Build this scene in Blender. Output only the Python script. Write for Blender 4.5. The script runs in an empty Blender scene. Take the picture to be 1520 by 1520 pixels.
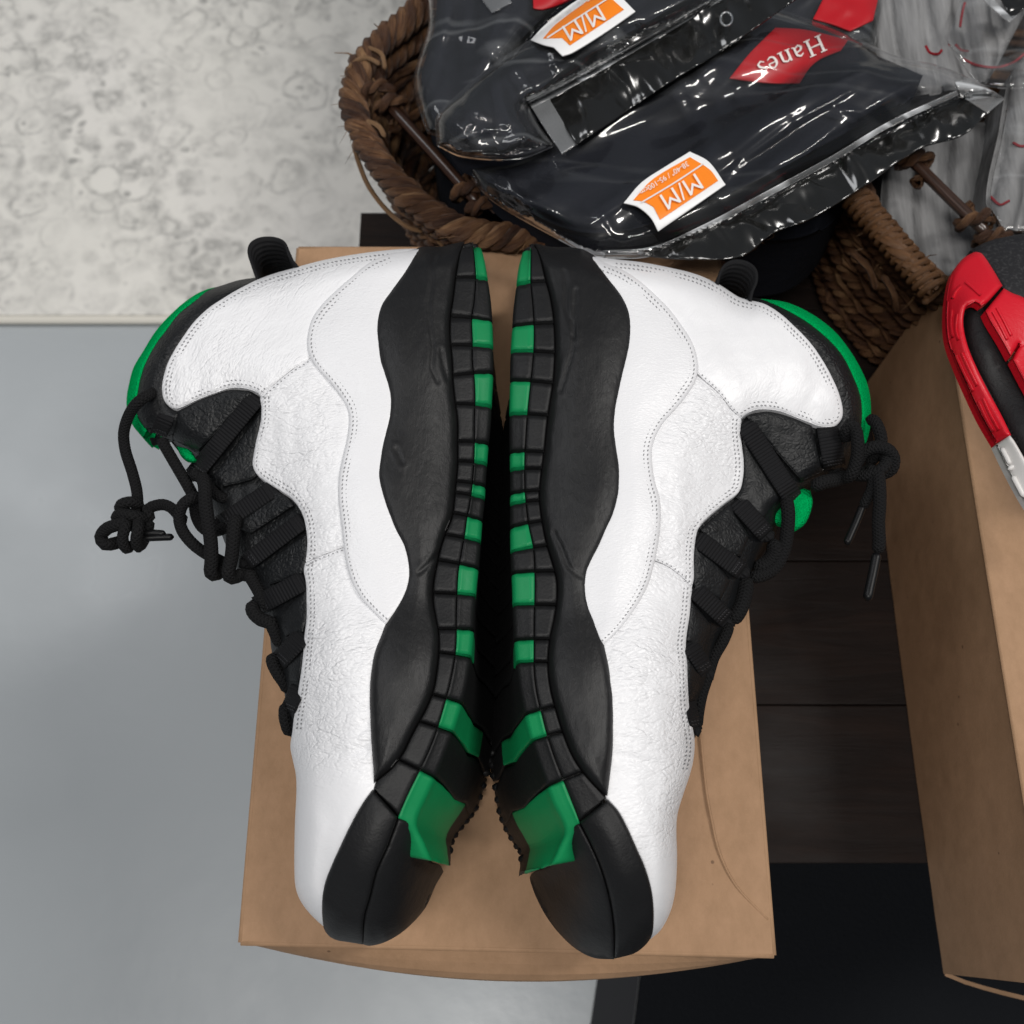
import bpy, bmesh, math, random
import numpy as np
from mathutils import Vector, noise
from mathutils.geometry import delaunay_2d_cdt
S = bpy.context.scene
C = S.collection
R = math.radians

# ---------------------------------------------------------------- camera
TILT = 19.5
CAMH = 0.5                      # metres above the top of the cardboard boxes (z = 0)
cam = bpy.data.objects.new('camera', bpy.data.cameras.new('camera'))
C.objects.link(cam)
cam.location = (0, 0, CAMH)
cam.rotation_euler = (R(TILT), 0, 0)
cam.data.sensor_width = 36; cam.data.lens = 36
cam.data.clip_start = .02; cam.data.clip_end = 60
cam.data.dof.use_dof = True
cam.data.dof.focus_distance = .45
cam.data.dof.aperture_fstop = 12
S.camera = cam

# ---------------------------------------------------------------- light
w = bpy.data.worlds.new('World'); S.world = w; w.use_nodes = True
bg = w.node_tree.nodes['Background']
bg.inputs[0].default_value = (.80, .88, 1.0, 1); bg.inputs[1].default_value = .145
def lamp(name, loc, target, sx, sy, power, col):
    d = bpy.data.lights.new(name, 'AREA'); d.shape = 'RECTANGLE'
    d.size = sx; d.size_y = sy; d.energy = power; d.color = col
    o = bpy.data.objects.new(name, d); C.objects.link(o)
    o.location = loc
    o.rotation_euler = (Vector(target) - Vector(loc)).to_track_quat('-Z', 'Y').to_euler()
    return o
lamp('ceiling_lamp', (1.9, .75, 3.0), (0, .2, 0), .35, 1.3, 66, (1, .97, .93))
lamp('ceiling_lamp', (-1.80, 1.30, 2.3), (-.3, .3, 0), .7, 1.3, 17, (.97, .98, 1))
lamp('ceiling_lamp', (-.36, -.62, 2.3), (-.1, .1, 0), 1.3, .3, 34, (1, .97, .93))
S.view_settings.view_transform = 'Standard'
S.view_settings.look = 'None'
S.view_settings.exposure = 0
S.view_settings.gamma = 1

# ---------------------------------------------------------------- helpers
cT, sT = math.cos(R(TILT)), math.sin(R(TILT))
def at(px, py, z):
    """the point at height z that lies under a position measured on the reference"""
    u = (px - 760) / 1520; v = (760 - py) / 1520
    d = (CAMH - z) / (cT - v * sT)
    return Vector((u * d, (v * cT + sT) * d, z))
def atn(P, z):
    u = (P[:, 0] - 760) / 1520; v = (760 - P[:, 1]) / 1520
    d = (CAMH - z) / (cT - v * sT)
    return np.stack([u * d, (v * cT + sT) * d, z], 1)

def tag(o, label=None, cat=None, group=None, kind=None):
    if label: o['label'] = label
    if cat: o['category'] = cat
    if group: o['group'] = group
    if kind: o['kind'] = kind
    return o
def empty(name, loc, label, cat, group=None):
    o = bpy.data.objects.new(name, None); C.objects.link(o); o.location = loc
    o.empty_display_size = .05
    return tag(o, label, cat, group)
def mk(name, verts, faces, mat, parent=None, smooth=True, uvs=None, grain=None):
    me = bpy.data.meshes.new(name)
    off = parent_world(parent)
    V = np.asarray(verts, float).reshape(-1, 3) - np.array(off)
    me.from_pydata(V.tolist(), [], faces)
    if uvs is not None:
        ul = me.uv_layers.new(name='UVMap')
        li = np.zeros(len(me.loops), np.int32); me.loops.foreach_get('vertex_index', li)
        ul.data.foreach_set('uv', np.asarray(uvs, float)[li].ravel())
    if smooth: me.polygons.foreach_set('use_smooth', [True] * len(me.polygons))
    me.materials.append(mat)
    if grain is not None: me.attributes.new('grain', 'FLOAT', 'POINT').data.foreach_set('value', np.asarray(grain, np.float32))
    me.update()
    o = bpy.data.objects.new(name, me); C.objects.link(o)
    if parent is not None: o.parent = parent
    return o
def parent_world(p):
    v = Vector((0, 0, 0))
    while p is not None:
        v = v + Vector(p.location); p = p.parent
    return v

# ---- outlines
def smooth_path(pts, step=5, closed=False, corner=50):
    P = [np.array(p, float) for p in pts]; n = len(P); out = []
    def isc(i):
        if not closed and (i == 0 or i == n - 1): return True
        a = P[i] - P[i - 1]; b = P[(i + 1) % n] - P[i]
        c = float(a[:2] @ b[:2]) / (np.linalg.norm(a[:2]) * np.linalg.norm(b[:2]) + 1e-9)
        return math.degrees(math.acos(max(-1, min(1, c)))) > corner
    cs = [isc(i) for i in range(n)]
    for i in range(n if closed else n - 1):
        a, b = P[i], P[(i + 1) % n]; L = np.linalg.norm(b - a)
        ta = (b - a) if cs[i] else (b - P[i - 1]) * L / (L + np.linalg.norm(a - P[i - 1]) + 1e-9)
        nx = P[(i + 2) % n]
        tb = (b - a) if cs[(i + 1) % n] else (nx - a) * L / (L + np.linalg.norm(nx - b) + 1e-9)
        k = max(1, int(round(L / step)))
        for j in range(k):
            t = j / k; t2 = t * t; t3 = t2 * t
            out.append((2*t3 - 3*t2 + 1) * a + (t3 - 2*t2 + t) * ta + (-2*t3 + 3*t2) * b + (t3 - t2) * tb)
    if not closed: out.append(P[-1])
    return np.array(out)
def segdist(P, poly, closed=True):
    A = poly; B = np.roll(poly, -1, 0)
    if not closed: A = poly[:-1]; B = poly[1:]
    d = np.full(len(P), 1e9)
    for a, b in zip(A, B):
        ab = b - a; t = np.clip(((P - a) @ ab) / (ab @ ab + 1e-12), 0, 1)
        q = a + t[:, None] * ab
        d = np.minimum(d, np.hypot(P[:, 0] - q[:, 0], P[:, 1] - q[:, 1]))
    return d
def inside(P, poly):
    x, y = P[:, 0], P[:, 1]; c = np.zeros(len(P), bool)
    A = poly; B = np.roll(poly, -1, 0)
    for (x1, y1), (x2, y2) in zip(A, B):
        if y1 == y2: continue
        m = ((y1 > y) != (y2 > y)) & (x < (x2 - x1) * (y - y1) / (y2 - y1) + x1)
        c ^= m
    return c
class TPS:
    def __init__(s, pts, lam=.0):
        A = np.array(pts, float); s.p = A[:, :2] / 500; z = A[:, 2]; n = len(A)
        K = s.U(s.p, s.p) + lam * np.eye(n)
        Q = np.hstack([np.ones((n, 1)), s.p])
        M = np.block([[K, Q], [Q.T, np.zeros((3, 3))]])
        s.w = np.linalg.solve(M, np.concatenate([z, np.zeros(3)]))
    def U(s, a, b):
        r2 = ((a[:, None, :] - b[None]) ** 2).sum(2); return r2 * np.log(r2 + 1e-9)
    def __call__(s, P):
        P = np.asarray(P, float)[:, :2] / 500
        return s.U(P, s.p) @ s.w[:-3] + s.w[-3] + P @ s.w[-2:]

def panel(name, outline, H, off, mat, parent, step=5, bev=(6, .0008), thick=.002, extra=None,
          corner=50, flip=False, raw=False, grain=None):
    """a sheet with real thickness: outline cut out of the surface H, lifted by off, with rolled edges"""
    bd = np.array(outline, float) if raw else smooth_path(outline, step, True, corner)
    mn, mx = bd.min(0), bd.max(0)
    gx = np.arange(mn[0], mx[0], step); gy = np.arange(mn[1], mx[1], step * .87)
    G = np.array([(x + (step / 2 if j % 2 else 0), y) for j, y in enumerate(gy) for x in gx]) if len(gx) and len(gy) else np.zeros((0, 2))
    if len(G):
        G = G[inside(G, bd)]
        if len(G): G = G[segdist(G, bd) > step * .55]
    # an inner ring gives the rolled edge its shape
    ring = []
    n = len(bd); 
    area = 0.5 * np.sum(bd[:, 0] * np.roll(bd[:, 1], -1) - np.roll(bd[:, 0], -1) * bd[:, 1])
    sg = 1 if area > 0 else -1
    tn = np.roll(bd, -1, 0) - np.roll(bd, 1, 0); tn /= (np.linalg.norm(tn, axis=1)[:, None] + 1e-9)
    nr = np.stack([-tn[:, 1], tn[:, 0]], 1) * sg
    for f in (.07, .25, .55):
        Q = bd + nr * bev[0] * f
        ok = inside(Q, bd) & (segdist(Q, bd) > bev[0] * f * .8)
        ring.append(Q[ok])
    if len(G): G = G[segdist(G, bd) > bev[0] * .5]
    allp = np.vstack([bd] + ring + ([G] if len(G) else []))
    vin = [Vector(p) for p in allp.tolist()]
    r = delaunay_2d_cdt(vin, [], [list(range(n))], 1, 1e-4)
    P = np.array([tuple(v) for v in r[0]]); F = [list(f) for f in r[2]]
    orig = r[3]
    d = segdist(P, bd)
    t = np.clip(1 - d / bev[0], 0, 1)
    z = H(P) + off - bev[1] * (1 - np.sqrt(np.clip(1 - t * t, 0, 1)))
    if extra is not None: z = z + extra(P, d)
    V = atn(P, z)
    bmap = {}
    for i, o in enumerate(orig):
        for k in o:
            if k < n: bmap[k] = i
    idx = [bmap[k] for k in range(n) if k in bmap]
    base = len(V)
    rim = V[idx]; low = rim.copy(); low[:, 2] -= thick
    # orientation: up-facing
    FF = []
    for f in F:
        a, b, c = V[f[0]], V[f[1]], V[f[2]]
        up = np.cross(b - a, c - a)[2] > 0
        FF.append(f if up != flip else f[::-1])
    m = len(idx)
    V = np.vstack([V, rim, low])
    for k in range(m):
        a, b = base + k, base + (k + 1) % m
        q = [a, b, b + m, a + m]
        FF.append(q if sg * (1 if not flip else -1) < 0 else q[::-1])
    gr = np.ones(len(P)) if grain is None else grain(P)
    gr = np.concatenate([gr, gr[idx], gr[idx]])
    return mk(name, V, FF, mat, parent, grain=gr)

def tube(name, pts, rad, mat, parent, seg=10, step=None, taper=0, closed=False, px=True, twist=0):
    """pts: (px, py, z) or world points"""
    if px: W = np.array([tuple(at(*p)) for p in pts])
    else: W = np.array(pts, float)
    Wp = smooth3(W, step or rad * .9, closed)
    n = len(Wp)
    T = np.roll(Wp, -1, 0) - np.roll(Wp, 1, 0)
    if not closed: T[0] = Wp[1] - Wp[0]; T[-1] = Wp[-1] - Wp[-2]
    T /= np.linalg.norm(T, axis=1)[:, None] + 1e-12
    N = np.zeros_like(T); a = np.cross(T[0], [.13, .2, 1]); a /= np.linalg.norm(a); N[0] = a
    for i in range(1, n):
        b = N[i-1] - T[i] * (N[i-1] @ T[i]); N[i] = b / (np.linalg.norm(b) + 1e-12)
    B = np.cross(T, N)
    L = np.concatenate([[0], np.cumsum(np.linalg.norm(np.diff(Wp, axis=0), axis=1))])
    V = []; UV = []; F = []
    for i in range(n):
        r = rad
        if not closed and taper:
            e = min(i, n - 1 - i) * (L[-1] / n) / rad
            r = rad * math.sqrt(max(.05, 1 - max(0, 1 - e) ** 2))
        for k in range(seg + 1):
            an = 2 * math.pi * k / seg
            V.append(Wp[i] + r * (math.cos(an) * N[i] + math.sin(an) * B[i])); UV.append((L[i], k / seg))
    q = seg + 1
    for i in range(n if closed else n - 1):
        j = (i + 1) % n
        for k in range(seg): F.append([i*q+k, i*q+k+1, j*q+k+1, j*q+k])
    if not closed:
        F.append([k for k in range(seg)][::-1]); F.append([(n-1)*q + k for k in range(seg)])
        F[-2] = F[-2]; 
    F = [f[::-1] for f in F]
    V = np.array(V)
    # duplicate first/last column weld is left open on purpose (uv seam)
    return mk(name, V, F, mat, parent, uvs=UV)
def smooth3(W, step, closed=False):
    n = len(W); out = []
    for i in range(n if closed else n - 1):
        p0 = W[i-1] if (i > 0 or closed) else 2*W[0]-W[1]; p1 = W[i]; p2 = W[(i+1) % n]
        p3 = W[(i+2) % n] if (i + 2 < n or closed) else 2*W[-1]-W[-2]
        k = max(1, int(np.linalg.norm(p2 - p1) / step))
        for j in range(k):
            t = j / k
            out.append(.5 * (2*p1 + (p2-p0)*t + (2*p0-5*p1+4*p2-p3)*t*t + (3*p1-p0-3*p2+p3)*t**3))
    if not closed: out.append(W[-1])
    return np.array(out)
def box(name, x0, x1, y0, y1, z0, z1, mat, parent=None, bev=.001):
    bm = bmesh.new(); bmesh.ops.create_cube(bm, size=1)
    for v in bm.verts:
        v.co = Vector(((x0+x1)/2 + v.co.x*(x1-x0), (y0+y1)/2 + v.co.y*(y1-y0), (z0+z1)/2 + v.co.z*(z1-z0)))
    if bev: bmesh.ops.bevel(bm, geom=bm.edges[:], offset=bev, segments=2, affect='EDGES', profile=.6)
    off = parent_world(parent)
    for v in bm.verts: v.co -= off
    me = bpy.data.meshes.new(name); bm.to_mesh(me); bm.free(); me.materials.append(mat)
    o = bpy.data.objects.new(name, me); C.objects.link(o)
    if parent: o.parent = parent
    return o
def ribbon(name, path, width, H, off, mat, parent, thick=.0012, step=3, curl=0):
    """flat webbing lying on the surface H"""
    p = smooth_path(path, step); n = len(p)
    T = np.gradient(p, axis=0); T /= np.linalg.norm(T, axis=1)[:, None]; N = np.stack([-T[:, 1], T[:, 0]], 1)
    cols = np.array([-1, -.93, -.6, -.2, .2, .6, .93, 1.]) ; lift = np.array([-thick, 0, .0002, .0002, .0002, .0002, 0, -thick])
    V = []; UV = []; L = np.concatenate([[0], np.cumsum(np.linalg.norm(np.diff(p, axis=0), axis=1))]) * .0003
    for j, c in enumerate(cols):
        Q = p + N * c * width / 2
        z = H(Q) + off + lift[j] - (.0042 * np.clip(1 - np.arange(n) * step / 15., 0, 1) if curl else 0)
        if curl:
            e = np.clip((L - (L[-1] - curl)) / curl, 0, 1); z = z - e**2 * .006
        V.append(atn(Q, z)); UV += [(l, c * width * .00015) for l in L]
    V = np.vstack(V); F = []
    for j in range(len(cols) - 1):
        for i in range(n - 1): F.append([j*n+i, j*n+i+1, (j+1)*n+i+1, (j+1)*n+i])
    # end fold
    a, b, c = V[F[3*(n-1)][0]], V[F[3*(n-1)][1]], V[F[3*(n-1)][2]]
    if np.cross(b-a, c-a)[2] < 0: F = [f[::-1] for f in F]
    m = len(V); end = []
    for j in range(len(cols)): end.append(V[j*n+n-1] - np.array([0, 0, .006]))
    V = np.vstack([V, end]); UV += [(L[-1] + .004, c*width*.00015) for c in cols]
    for j in range(len(cols) - 1): F.append([j*n+n-1, m+j, m+j+1, (j+1)*n+n-1])
    return mk(name, V, F, mat, parent, uvs=UV)
def stitches(name, paths, H, off, mat, parent, pitch=6.4, dash=3.2, wd=1.7):
    V = []; F = []
    for path, inset in paths:
        p = smooth_path(path, 1.0); T = np.gradient(p, axis=0); T /= np.linalg.norm(T, axis=1)[:, None] + 1e-9
        N = np.stack([-T[:, 1], T[:, 0]], 1); p = p + N * inset
        L = np.concatenate([[0], np.cumsum(np.linalg.norm(np.diff(p, axis=0), axis=1))])
        s = 2.0
        while s < L[-1] - 3:
            i = int(np.searchsorted(L, s)); i = min(i, len(p) - 1)
            t = T[i]; nn = N[i]; c = p[i]; dd = dash * random.uniform(.75, 1.15)
            # slanted thread dash sunk at its ends
            t2 = t + nn * .25; t2 /= np.linalg.norm(t2)
            Q = np.array([c - t2*dd/2 - nn*wd/2, c + t2*dd/2 - nn*wd/2, c + t2*dd/2 + nn*wd/2, c - t2*dd/2 + nn*wd/2, c])
            z = H(Q) + off
            W = atn(Q, z); W[4, 2] += .00022; W[:4, 2] += .00003
            b = len(V); V += list(W)
            F += [[b, b+1, b+4], [b+1, b+2, b+4], [b+2, b+3, b+4], [b+3, b, b+4]]
            s += pitch
    a, b, c = V[F[0][0]], V[F[0][1]], V[F[0][2]]
    if np.cross(b-a, c-a)[2] < 0: F = [f[::-1] for f in F]
    o = mk(name, V, F, mat, parent); o['kind'] = 'stuff'
    return o
def textmesh(body, bold=0):
    cu = bpy.data.curves.new('t', 'FONT'); cu.body = body; cu.size = 1; cu.align_x = 'CENTER'; cu.align_y = 'CENTER'; cu.offset = bold
    cu.resolution_u = 3
    o = bpy.data.objects.new('t', cu); C.objects.link(o)
    dg = bpy.context.evaluated_depsgraph_get(); me = bpy.data.meshes.new_from_object(o.evaluated_get(dg))
    me.calc_loop_triangles()
    V = np.array([tuple(v.co) for v in me.vertices]); F = [list(p.vertices) for p in me.loop_triangles]
    F = [f if (V[f[1]][0]-V[f[0]][0])*(V[f[2]][1]-V[f[0]][1]) - (V[f[1]][1]-V[f[0]][1])*(V[f[2]][0]-V[f[0]][0]) > 0 else f[::-1] for f in F]
    bpy.data.objects.remove(o); bpy.data.curves.remove(cu); bpy.data.meshes.remove(me)
    return V, F
def text_on(name, body, cx, cy, size, ang, H, off, mat, parent, bold=0, sx=1, shear=0, add=None):
    """lettering printed on the surface H; ang = reading direction measured counter-clockwise on the reference"""
    V, F = textmesh(body, bold)
    if add: V, F = add(V, F)
    a = R(ang); x = V[:, 0] * size * sx; y = V[:, 1] * size; x = x + y * shear
    P = np.stack([cx + x*math.cos(a) - y*math.sin(a), cy - (x*math.sin(a) + y*math.cos(a))], 1)
    W = atn(P, H(P) + off)
    return mk(name, W, F, mat, parent, smooth=False)

# ---------------------------------------------------------------- materials
def mat(name, col, rough=.5, spec=.5, **k):
    m = bpy.data.materials.new(name); m.use_nodes = True
    b = m.node_tree.nodes['Principled BSDF']
    b.inputs['Base Color'].default_value = (*col, 1); b.inputs['Roughness'].default_value = rough
    b.inputs['Specular IOR Level'].default_value = spec
    for kk, v in k.items(): b.inputs[kk].default_value = v
    return m
class NT:
    def __init__(s, m): s.t = m.node_tree; s.b = s.t.nodes.get('Principled BSDF')
    def n(s, typ, **k):
        x = s.t.nodes.new(typ)
        for a, v in k.items():
            if a.startswith('i_'): 
                key = a[2:].replace('_', ' ')
                x.inputs[int(key) if key.isdigit() else key].default_value = v
            else: setattr(x, a, v)
        return x
    def l(s, a, b): s.t.links.new(a, b)
    def coord(s, scale=(1, 1, 1), out='Object', rot=(0, 0, 0)):
        c = s.n('ShaderNodeTexCoord'); m = s.n('ShaderNodeMapping'); m.inputs['Scale'].default_value = scale
        m.inputs['Rotation'].default_value = rot
        s.l(c.outputs[out], m.inputs[0]); return m.outputs[0]
    def noise(s, co, scale, detail=4, rough=.55, dist=0):
        x = s.n('ShaderNodeTexNoise'); x.inputs['Scale'].default_value = scale; x.inputs['Detail'].default_value = detail
        x.inputs['Roughness'].default_value = rough; x.inputs['Distortion'].default_value = dist
        s.l(co, x.inputs['Vector']); return x.outputs['Fac']
    def vor(s, co, scale, feature='F1', out='Distance', rnd=1):
        x = s.n('ShaderNodeTexVoronoi', feature=feature); x.inputs['Scale'].default_value = scale
        x.inputs['Randomness'].default_value = rnd
        s.l(co, x.inputs['Vector']); return x.outputs[out]
    def math(s, op, a, b=None, c=None, clamp=False):
        x = s.n('ShaderNodeMath', operation=op); x.use_clamp = clamp
        for i, v in enumerate((a, b, c)):
            if v is None: continue
            if isinstance(v, (int, float)): x.inputs[i].default_value = v
            else: s.l(v, x.inputs[i])
        return x.outputs[0]
    def ramp(s, fac, stops, interp='LINEAR'):
        x = s.n('ShaderNodeValToRGB'); e = x.color_ramp.elements; x.color_ramp.interpolation = interp
        while len(e) < len(stops): e.new(.5)
        for i, (p, c) in enumerate(stops):
            e[i].position = p; e[i].color = (*c, 1) if len(c) == 3 else c
        s.l(fac, x.inputs[0]); return x.outputs[0]
    def mix(s, f, a, b):
        x = s.n('ShaderNodeMix', data_type='RGBA')
        for v, i in ((f, 0), (a, 6), (b, 7)):
            if isinstance(v, (int, float)): x.inputs[i].default_value = v
            elif isinstance(v, tuple): x.inputs[i].default_value = (*v, 1)
            else: s.l(v, x.inputs[i])
        return x.outputs[2]
    def math_v(s, co, off):
        m = s.n('ShaderNodeVectorMath', operation='ADD'); s.l(co, m.inputs[0]); m.inputs[1].default_value = off; return m.outputs[0]
    def bump(s, h, strength, dist, prev=None):
        x = s.n('ShaderNodeBump'); x.inputs['Strength'].default_value = strength; x.inputs['Distance'].default_value = dist
        s.l(h, x.inputs['Height'])
        if prev: s.l(prev, x.inputs['Normal'])
        return x.outputs[0]

def leather(name, col, rough, pebble=420, wr=.5, spec=.5, dirn=(1, 2.1, 1), pb=.5, rot=0):
    m = mat(name, col, rough, spec); t = NT(m)
    c0 = t.coord((1, 1, 1), rot=(0, 0, R(rot)))
    nz_ = t.n('ShaderNodeTexNoise'); nz_.inputs['Scale'].default_value = 130; nz_.inputs['Detail'].default_value = 2; t.l(c0, nz_.inputs['Vector'])
    sc_ = t.n('ShaderNodeVectorMath', operation='SCALE'); sc_.inputs['Scale'].default_value = .0028; t.l(nz_.outputs['Color'], sc_.inputs[0])
    ad = t.n('ShaderNodeVectorMath', operation='ADD'); t.l(c0, ad.inputs[0]); t.l(sc_.outputs[0], ad.inputs[1])
    mp = t.n('ShaderNodeMapping'); mp.inputs['Scale'].default_value = dirn; t.l(ad.outputs[0], mp.inputs[0]); co = mp.outputs[0]
    v = t.math('MINIMUM', t.vor(co, pebble, 'DISTANCE_TO_EDGE'), .34)
    n_ = t.noise(co, pebble * .30, 1, .4, .2)
    v2 = t.math('MINIMUM', t.math('ABSOLUTE', t.math('SUBTRACT', n_, .5)), .085)
    big = t.noise(c0, 22, 3, .5)
    at_ = t.n('ShaderNodeAttribute'); at_.attribute_name = 'grain'
    msk = t.math('MULTIPLY', t.ramp(big, [(.36, (.3,)*3), (.60, (1,)*3)]), at_.outputs['Fac'])
    b1 = t.bump(t.math('MULTIPLY', v, msk), pb, .0013)
    b2 = t.bump(t.math('MULTIPLY', v2, msk), wr, .0070, b1)
    b3 = t.bump(t.noise(co, 1400, 2), .06, .001, b2)
    t.l(b3, t.b.inputs['Normal'])
    return m
M = {}
M['white'] = leather('white_tumbled_leather', (.755, .755, .772), .42, 330, .42, pb=.55)
M['white_ankle'] = leather('white_creased_leather', (.755, .755, .772), .42, 320, .42, rot=-58, pb=.5)
M['white_smooth'] = leather('white_smooth_leather', (.73, .73, .748), .40, 420, .12, pb=.22)
M['black_leather'] = leather('black_tumbled_leather', (.005, .0055, .0062), .5, 420, .3, spec=.32, dirn=(1, 1.2, 1), pb=.6)
M['rubber'] = mat('black_rubber', (.0055, .0055, .006), .55, .35); t = NT(M['rubber'])
co = t.coord(); t.l(t.bump(t.noise(co, 900, 3), .25, .0006, t.bump(t.noise(co, 120, 4), .15, .003)), t.b.inputs['Normal'])
# dust specks on the rubber
sp = t.vor(co, 260); f = t.ramp(t.math('ADD', sp, t.math('MULTIPLY', t.noise(co, 40), .25)), [(.13, (1,)*3), (.16, (0,)*3)])
t.l(t.mix(t.math('MULTIPLY', f, .35), (.0055, .0055, .006), (.12, .12, .12)), t.b.inputs['Base Color'])
M['midsole'] = mat('black_foam_midsole', (.0045, .0044, .0048), .5, .42); t = NT(M['midsole']); co = t.coord((1.6, .8, 1))
nn = t.noise(co, 420, 4, .6, .8); msk = t.noise(t.coord(), 22, 2)
hh = t.math('MULTIPLY', nn, t.ramp(msk, [(.3, (.45,)*3), (.7, (.8,)*3)]))
vv = t.noise(t.coord((3.4, .55, 1)), 60, 3, .55, 1.0); cr = t.math('MINIMUM', t.math('ABSOLUTE', t.math('SUBTRACT', vv, .5)), .012)
t.l(t.bump(cr, .22, .012, t.bump(hh, .16, .0022, t.bump(t.noise(co, 45, 3), .25, .004))), t.b.inputs['Normal'])
M['green'] = mat('green_rubber', (.004, .215, .07), .45, .25); t = NT(M['green']); co = t.coord()
t.l(t.mix(t.noise(co, 60, 4), (.003, .17, .055), (.006, .235, .078)), t.b.inputs['Base Color'])
t.l(t.bump(t.noise(co, 500, 3), .12, .0006), t.b.inputs['Normal'])
M['green_cloth'] = mat('green_terry_lining', (.0005, .33, .085), 1, 0); t = NT(M['green_cloth']); co = t.coord()
t.b.inputs['Sheen Weight'].default_value = 0
t.l(t.bump(t.vor(co, 1100), .8, .0012), t.b.inputs['Normal'])
M['webbing'] = mat('black_webbing', (.007, .007, .008), .8, .2); t = NT(M['webbing']); co = t.coord((1, 1, 1), 'UV')
wv = t.n('ShaderNodeTexWave', wave_type='BANDS', bands_direction='X'); wv.inputs['Scale'].default_value = 210; t.l(co, wv.inputs[0])
wv.inputs['Distortion'].default_value = .6
t.l(t.bump(t.noise(co, 2600, 2), .2, .0006, t.bump(wv.outputs['Fac'], .6, .0007)), t.b.inputs['Normal'])
M['lace'] = mat('black_round_lace', (.006, .006, .0065), .8, .2); t = NT(M['lace'])
co = t.coord((1, .0155, 1), 'UV', (0, 0, R(38))); co2 = t.coord((1, .0155, 1), 'UV', (0, 0, R(-38)))
a = t.n('ShaderNodeTexWave'); a.inputs['Scale'].default_value = 240; t.l(co, a.inputs[0])
b_ = t.n('ShaderNodeTexWave'); b_.inputs['Scale'].default_value = 240; t.l(co2, b_.inputs[0])
t.l(t.bump(t.math('MAXIMUM', a.outputs['Fac'], b_.outputs['Fac']), .9, .0008), t.b.inputs['Normal'])
M['aglet'] = mat('black_plastic_aglet', (.004, .004, .0045), .4, .22)
M['thread'] = mat('grey_thread', (.24, .24, .25), .8, .2)
M['thread_black'] = mat('black_thread', (.03, .03, .033), .7, .3)
def card(name, a, b, seed=0):
    m = mat(name, a, .72, .25); t = NT(m); co = t.coord(); cf = t.coord((1.6, 1, 1))
    n1 = t.noise(cf, 90, 5, .7); n2 = t.noise(co, 9, 3); n3 = t.noise(co, 700, 2)
    f = t.math('ADD', t.math('MULTIPLY', n1, .6), t.math('MULTIPLY', n2, .4))
    c = t.mix(t.ramp(f, [(.35, (0,)*3), (.68, (1,)*3)]), a, b)
    fib = t.ramp(t.noise(t.coord((1, 9, 1)), 240, 3), [(.66, (0,)*3), (.74, (1,)*3)])
    c = t.mix(t.math('MULTIPLY', fib, .22), c, tuple(min(1, x*1.35) for x in b))
    fl = t.ramp(t.math('ADD', t.vor(co, 46), t.math('MULTIPLY', n3, .03)), [(.045, (1,)*3), (.062, (0,)*3)])
    c = t.mix(t.math('MULTIPLY', fl, .7), c, (.09, .05, .03))
    t.l(c, t.b.inputs['Base Color'])
    flute = t.n('ShaderNodeTexWave', bands_direction='X'); flute.inputs['Scale'].default_value = 42; flute.inputs['Distortion'].default_value = .3
    t.l(co, flute.inputs[0])
    t.l(t.bump(n3, .15, .0006, t.bump(flute.outputs['Fac'], .05, .0008, t.bump(t.noise(co, 14, 3), .35, .006))), t.b.inputs['Normal'])
    return m
M['card'] = card('kraft_cardboard', (.295, .178, .100), (.375, .228, .134))
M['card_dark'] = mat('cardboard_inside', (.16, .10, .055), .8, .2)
M['wood'] = mat('dark_stained_wood', (.03, .02, .015), .5, .22); t = NT(M['wood']); co = t.coord((1, 9, 9)); oi = t.n('ShaderNodeObjectInfo')
n1 = t.noise(co, 9, 7, .65, .6); n2 = t.noise(t.coord((1, 2, 1)), 14, 4)
f = t.math('ADD', t.math('MULTIPLY', n1, .6), t.math('MULTIPLY', n2, .4))
c = t.ramp(f, [(.3, (.002, .001, .0008)), (.5, (.008, .0042, .003)), (.72, (.024, .0125, .0085))])
c = t.mix(t.math('MULTIPLY', oi.outputs['Random'], .55), c, (.009, .0042, .003))
t.l(c, t.b.inputs['Base Color']); t.l(t.bump(n1, .4, .002), t.b.inputs['Normal'])
t.l(t.ramp(n2, [(.3, (.5,)*3), (.7, (.75,)*3)]), t.b.inputs['Roughness'])
M['floor'] = mat('grey_epoxy_floor', (.30, .33, .345), .3, .42); t = NT(M['floor']); co = t.coord()
t.l(t.mix(t.noise(co, 2.2, 5), (.35, .375, .39), (.385, .41, .425)), t.b.inputs['Base Color'])
t.l(t.ramp(t.noise(co, 6, 4), [(.3, (.27,)*3), (.7, (.40,)*3)]), t.b.inputs['Roughness'])
t.l(t.bump(t.noise(co, 6, 2, .5, .3), .07, .010, t.bump(t.noise(co, 60, 3), .05, .004)), t.b.inputs['Normal'])
# faded oriental rug
M['rug'] = mat('faded_printed_rug', (.6, .58, .53), .95, .1); t = NT(M['rug']); co = t.coord()
wr = t.n('ShaderNodeVectorMath', operation='ADD'); nz = t.n('ShaderNodeTexNoise'); nz.inputs['Scale'].default_value = 14; nz.inputs['Detail'].default_value = 3
t.l(co, nz.inputs['Vector']); sc = t.n('ShaderNodeVectorMath', operation='SCALE'); sc.inputs['Scale'].default_value = .045
t.l(nz.outputs['Color'], sc.inputs[0]); t.l(co, wr.inputs[0]); t.l(sc.outputs[0], wr.inputs[1]); wc = wr.outputs[0]
v1 = t.vor(wc, 25); ringf = t.ramp(v1, [(.08, (.2,)*3), (.2, (1,)*3), (.34, (.65,)*3), (.48, (0,)*3)])
v2 = t.vor(wc, 47); dots = t.ramp(v2, [(.16, (1,)*3), (.34, (0,)*3)])
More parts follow.
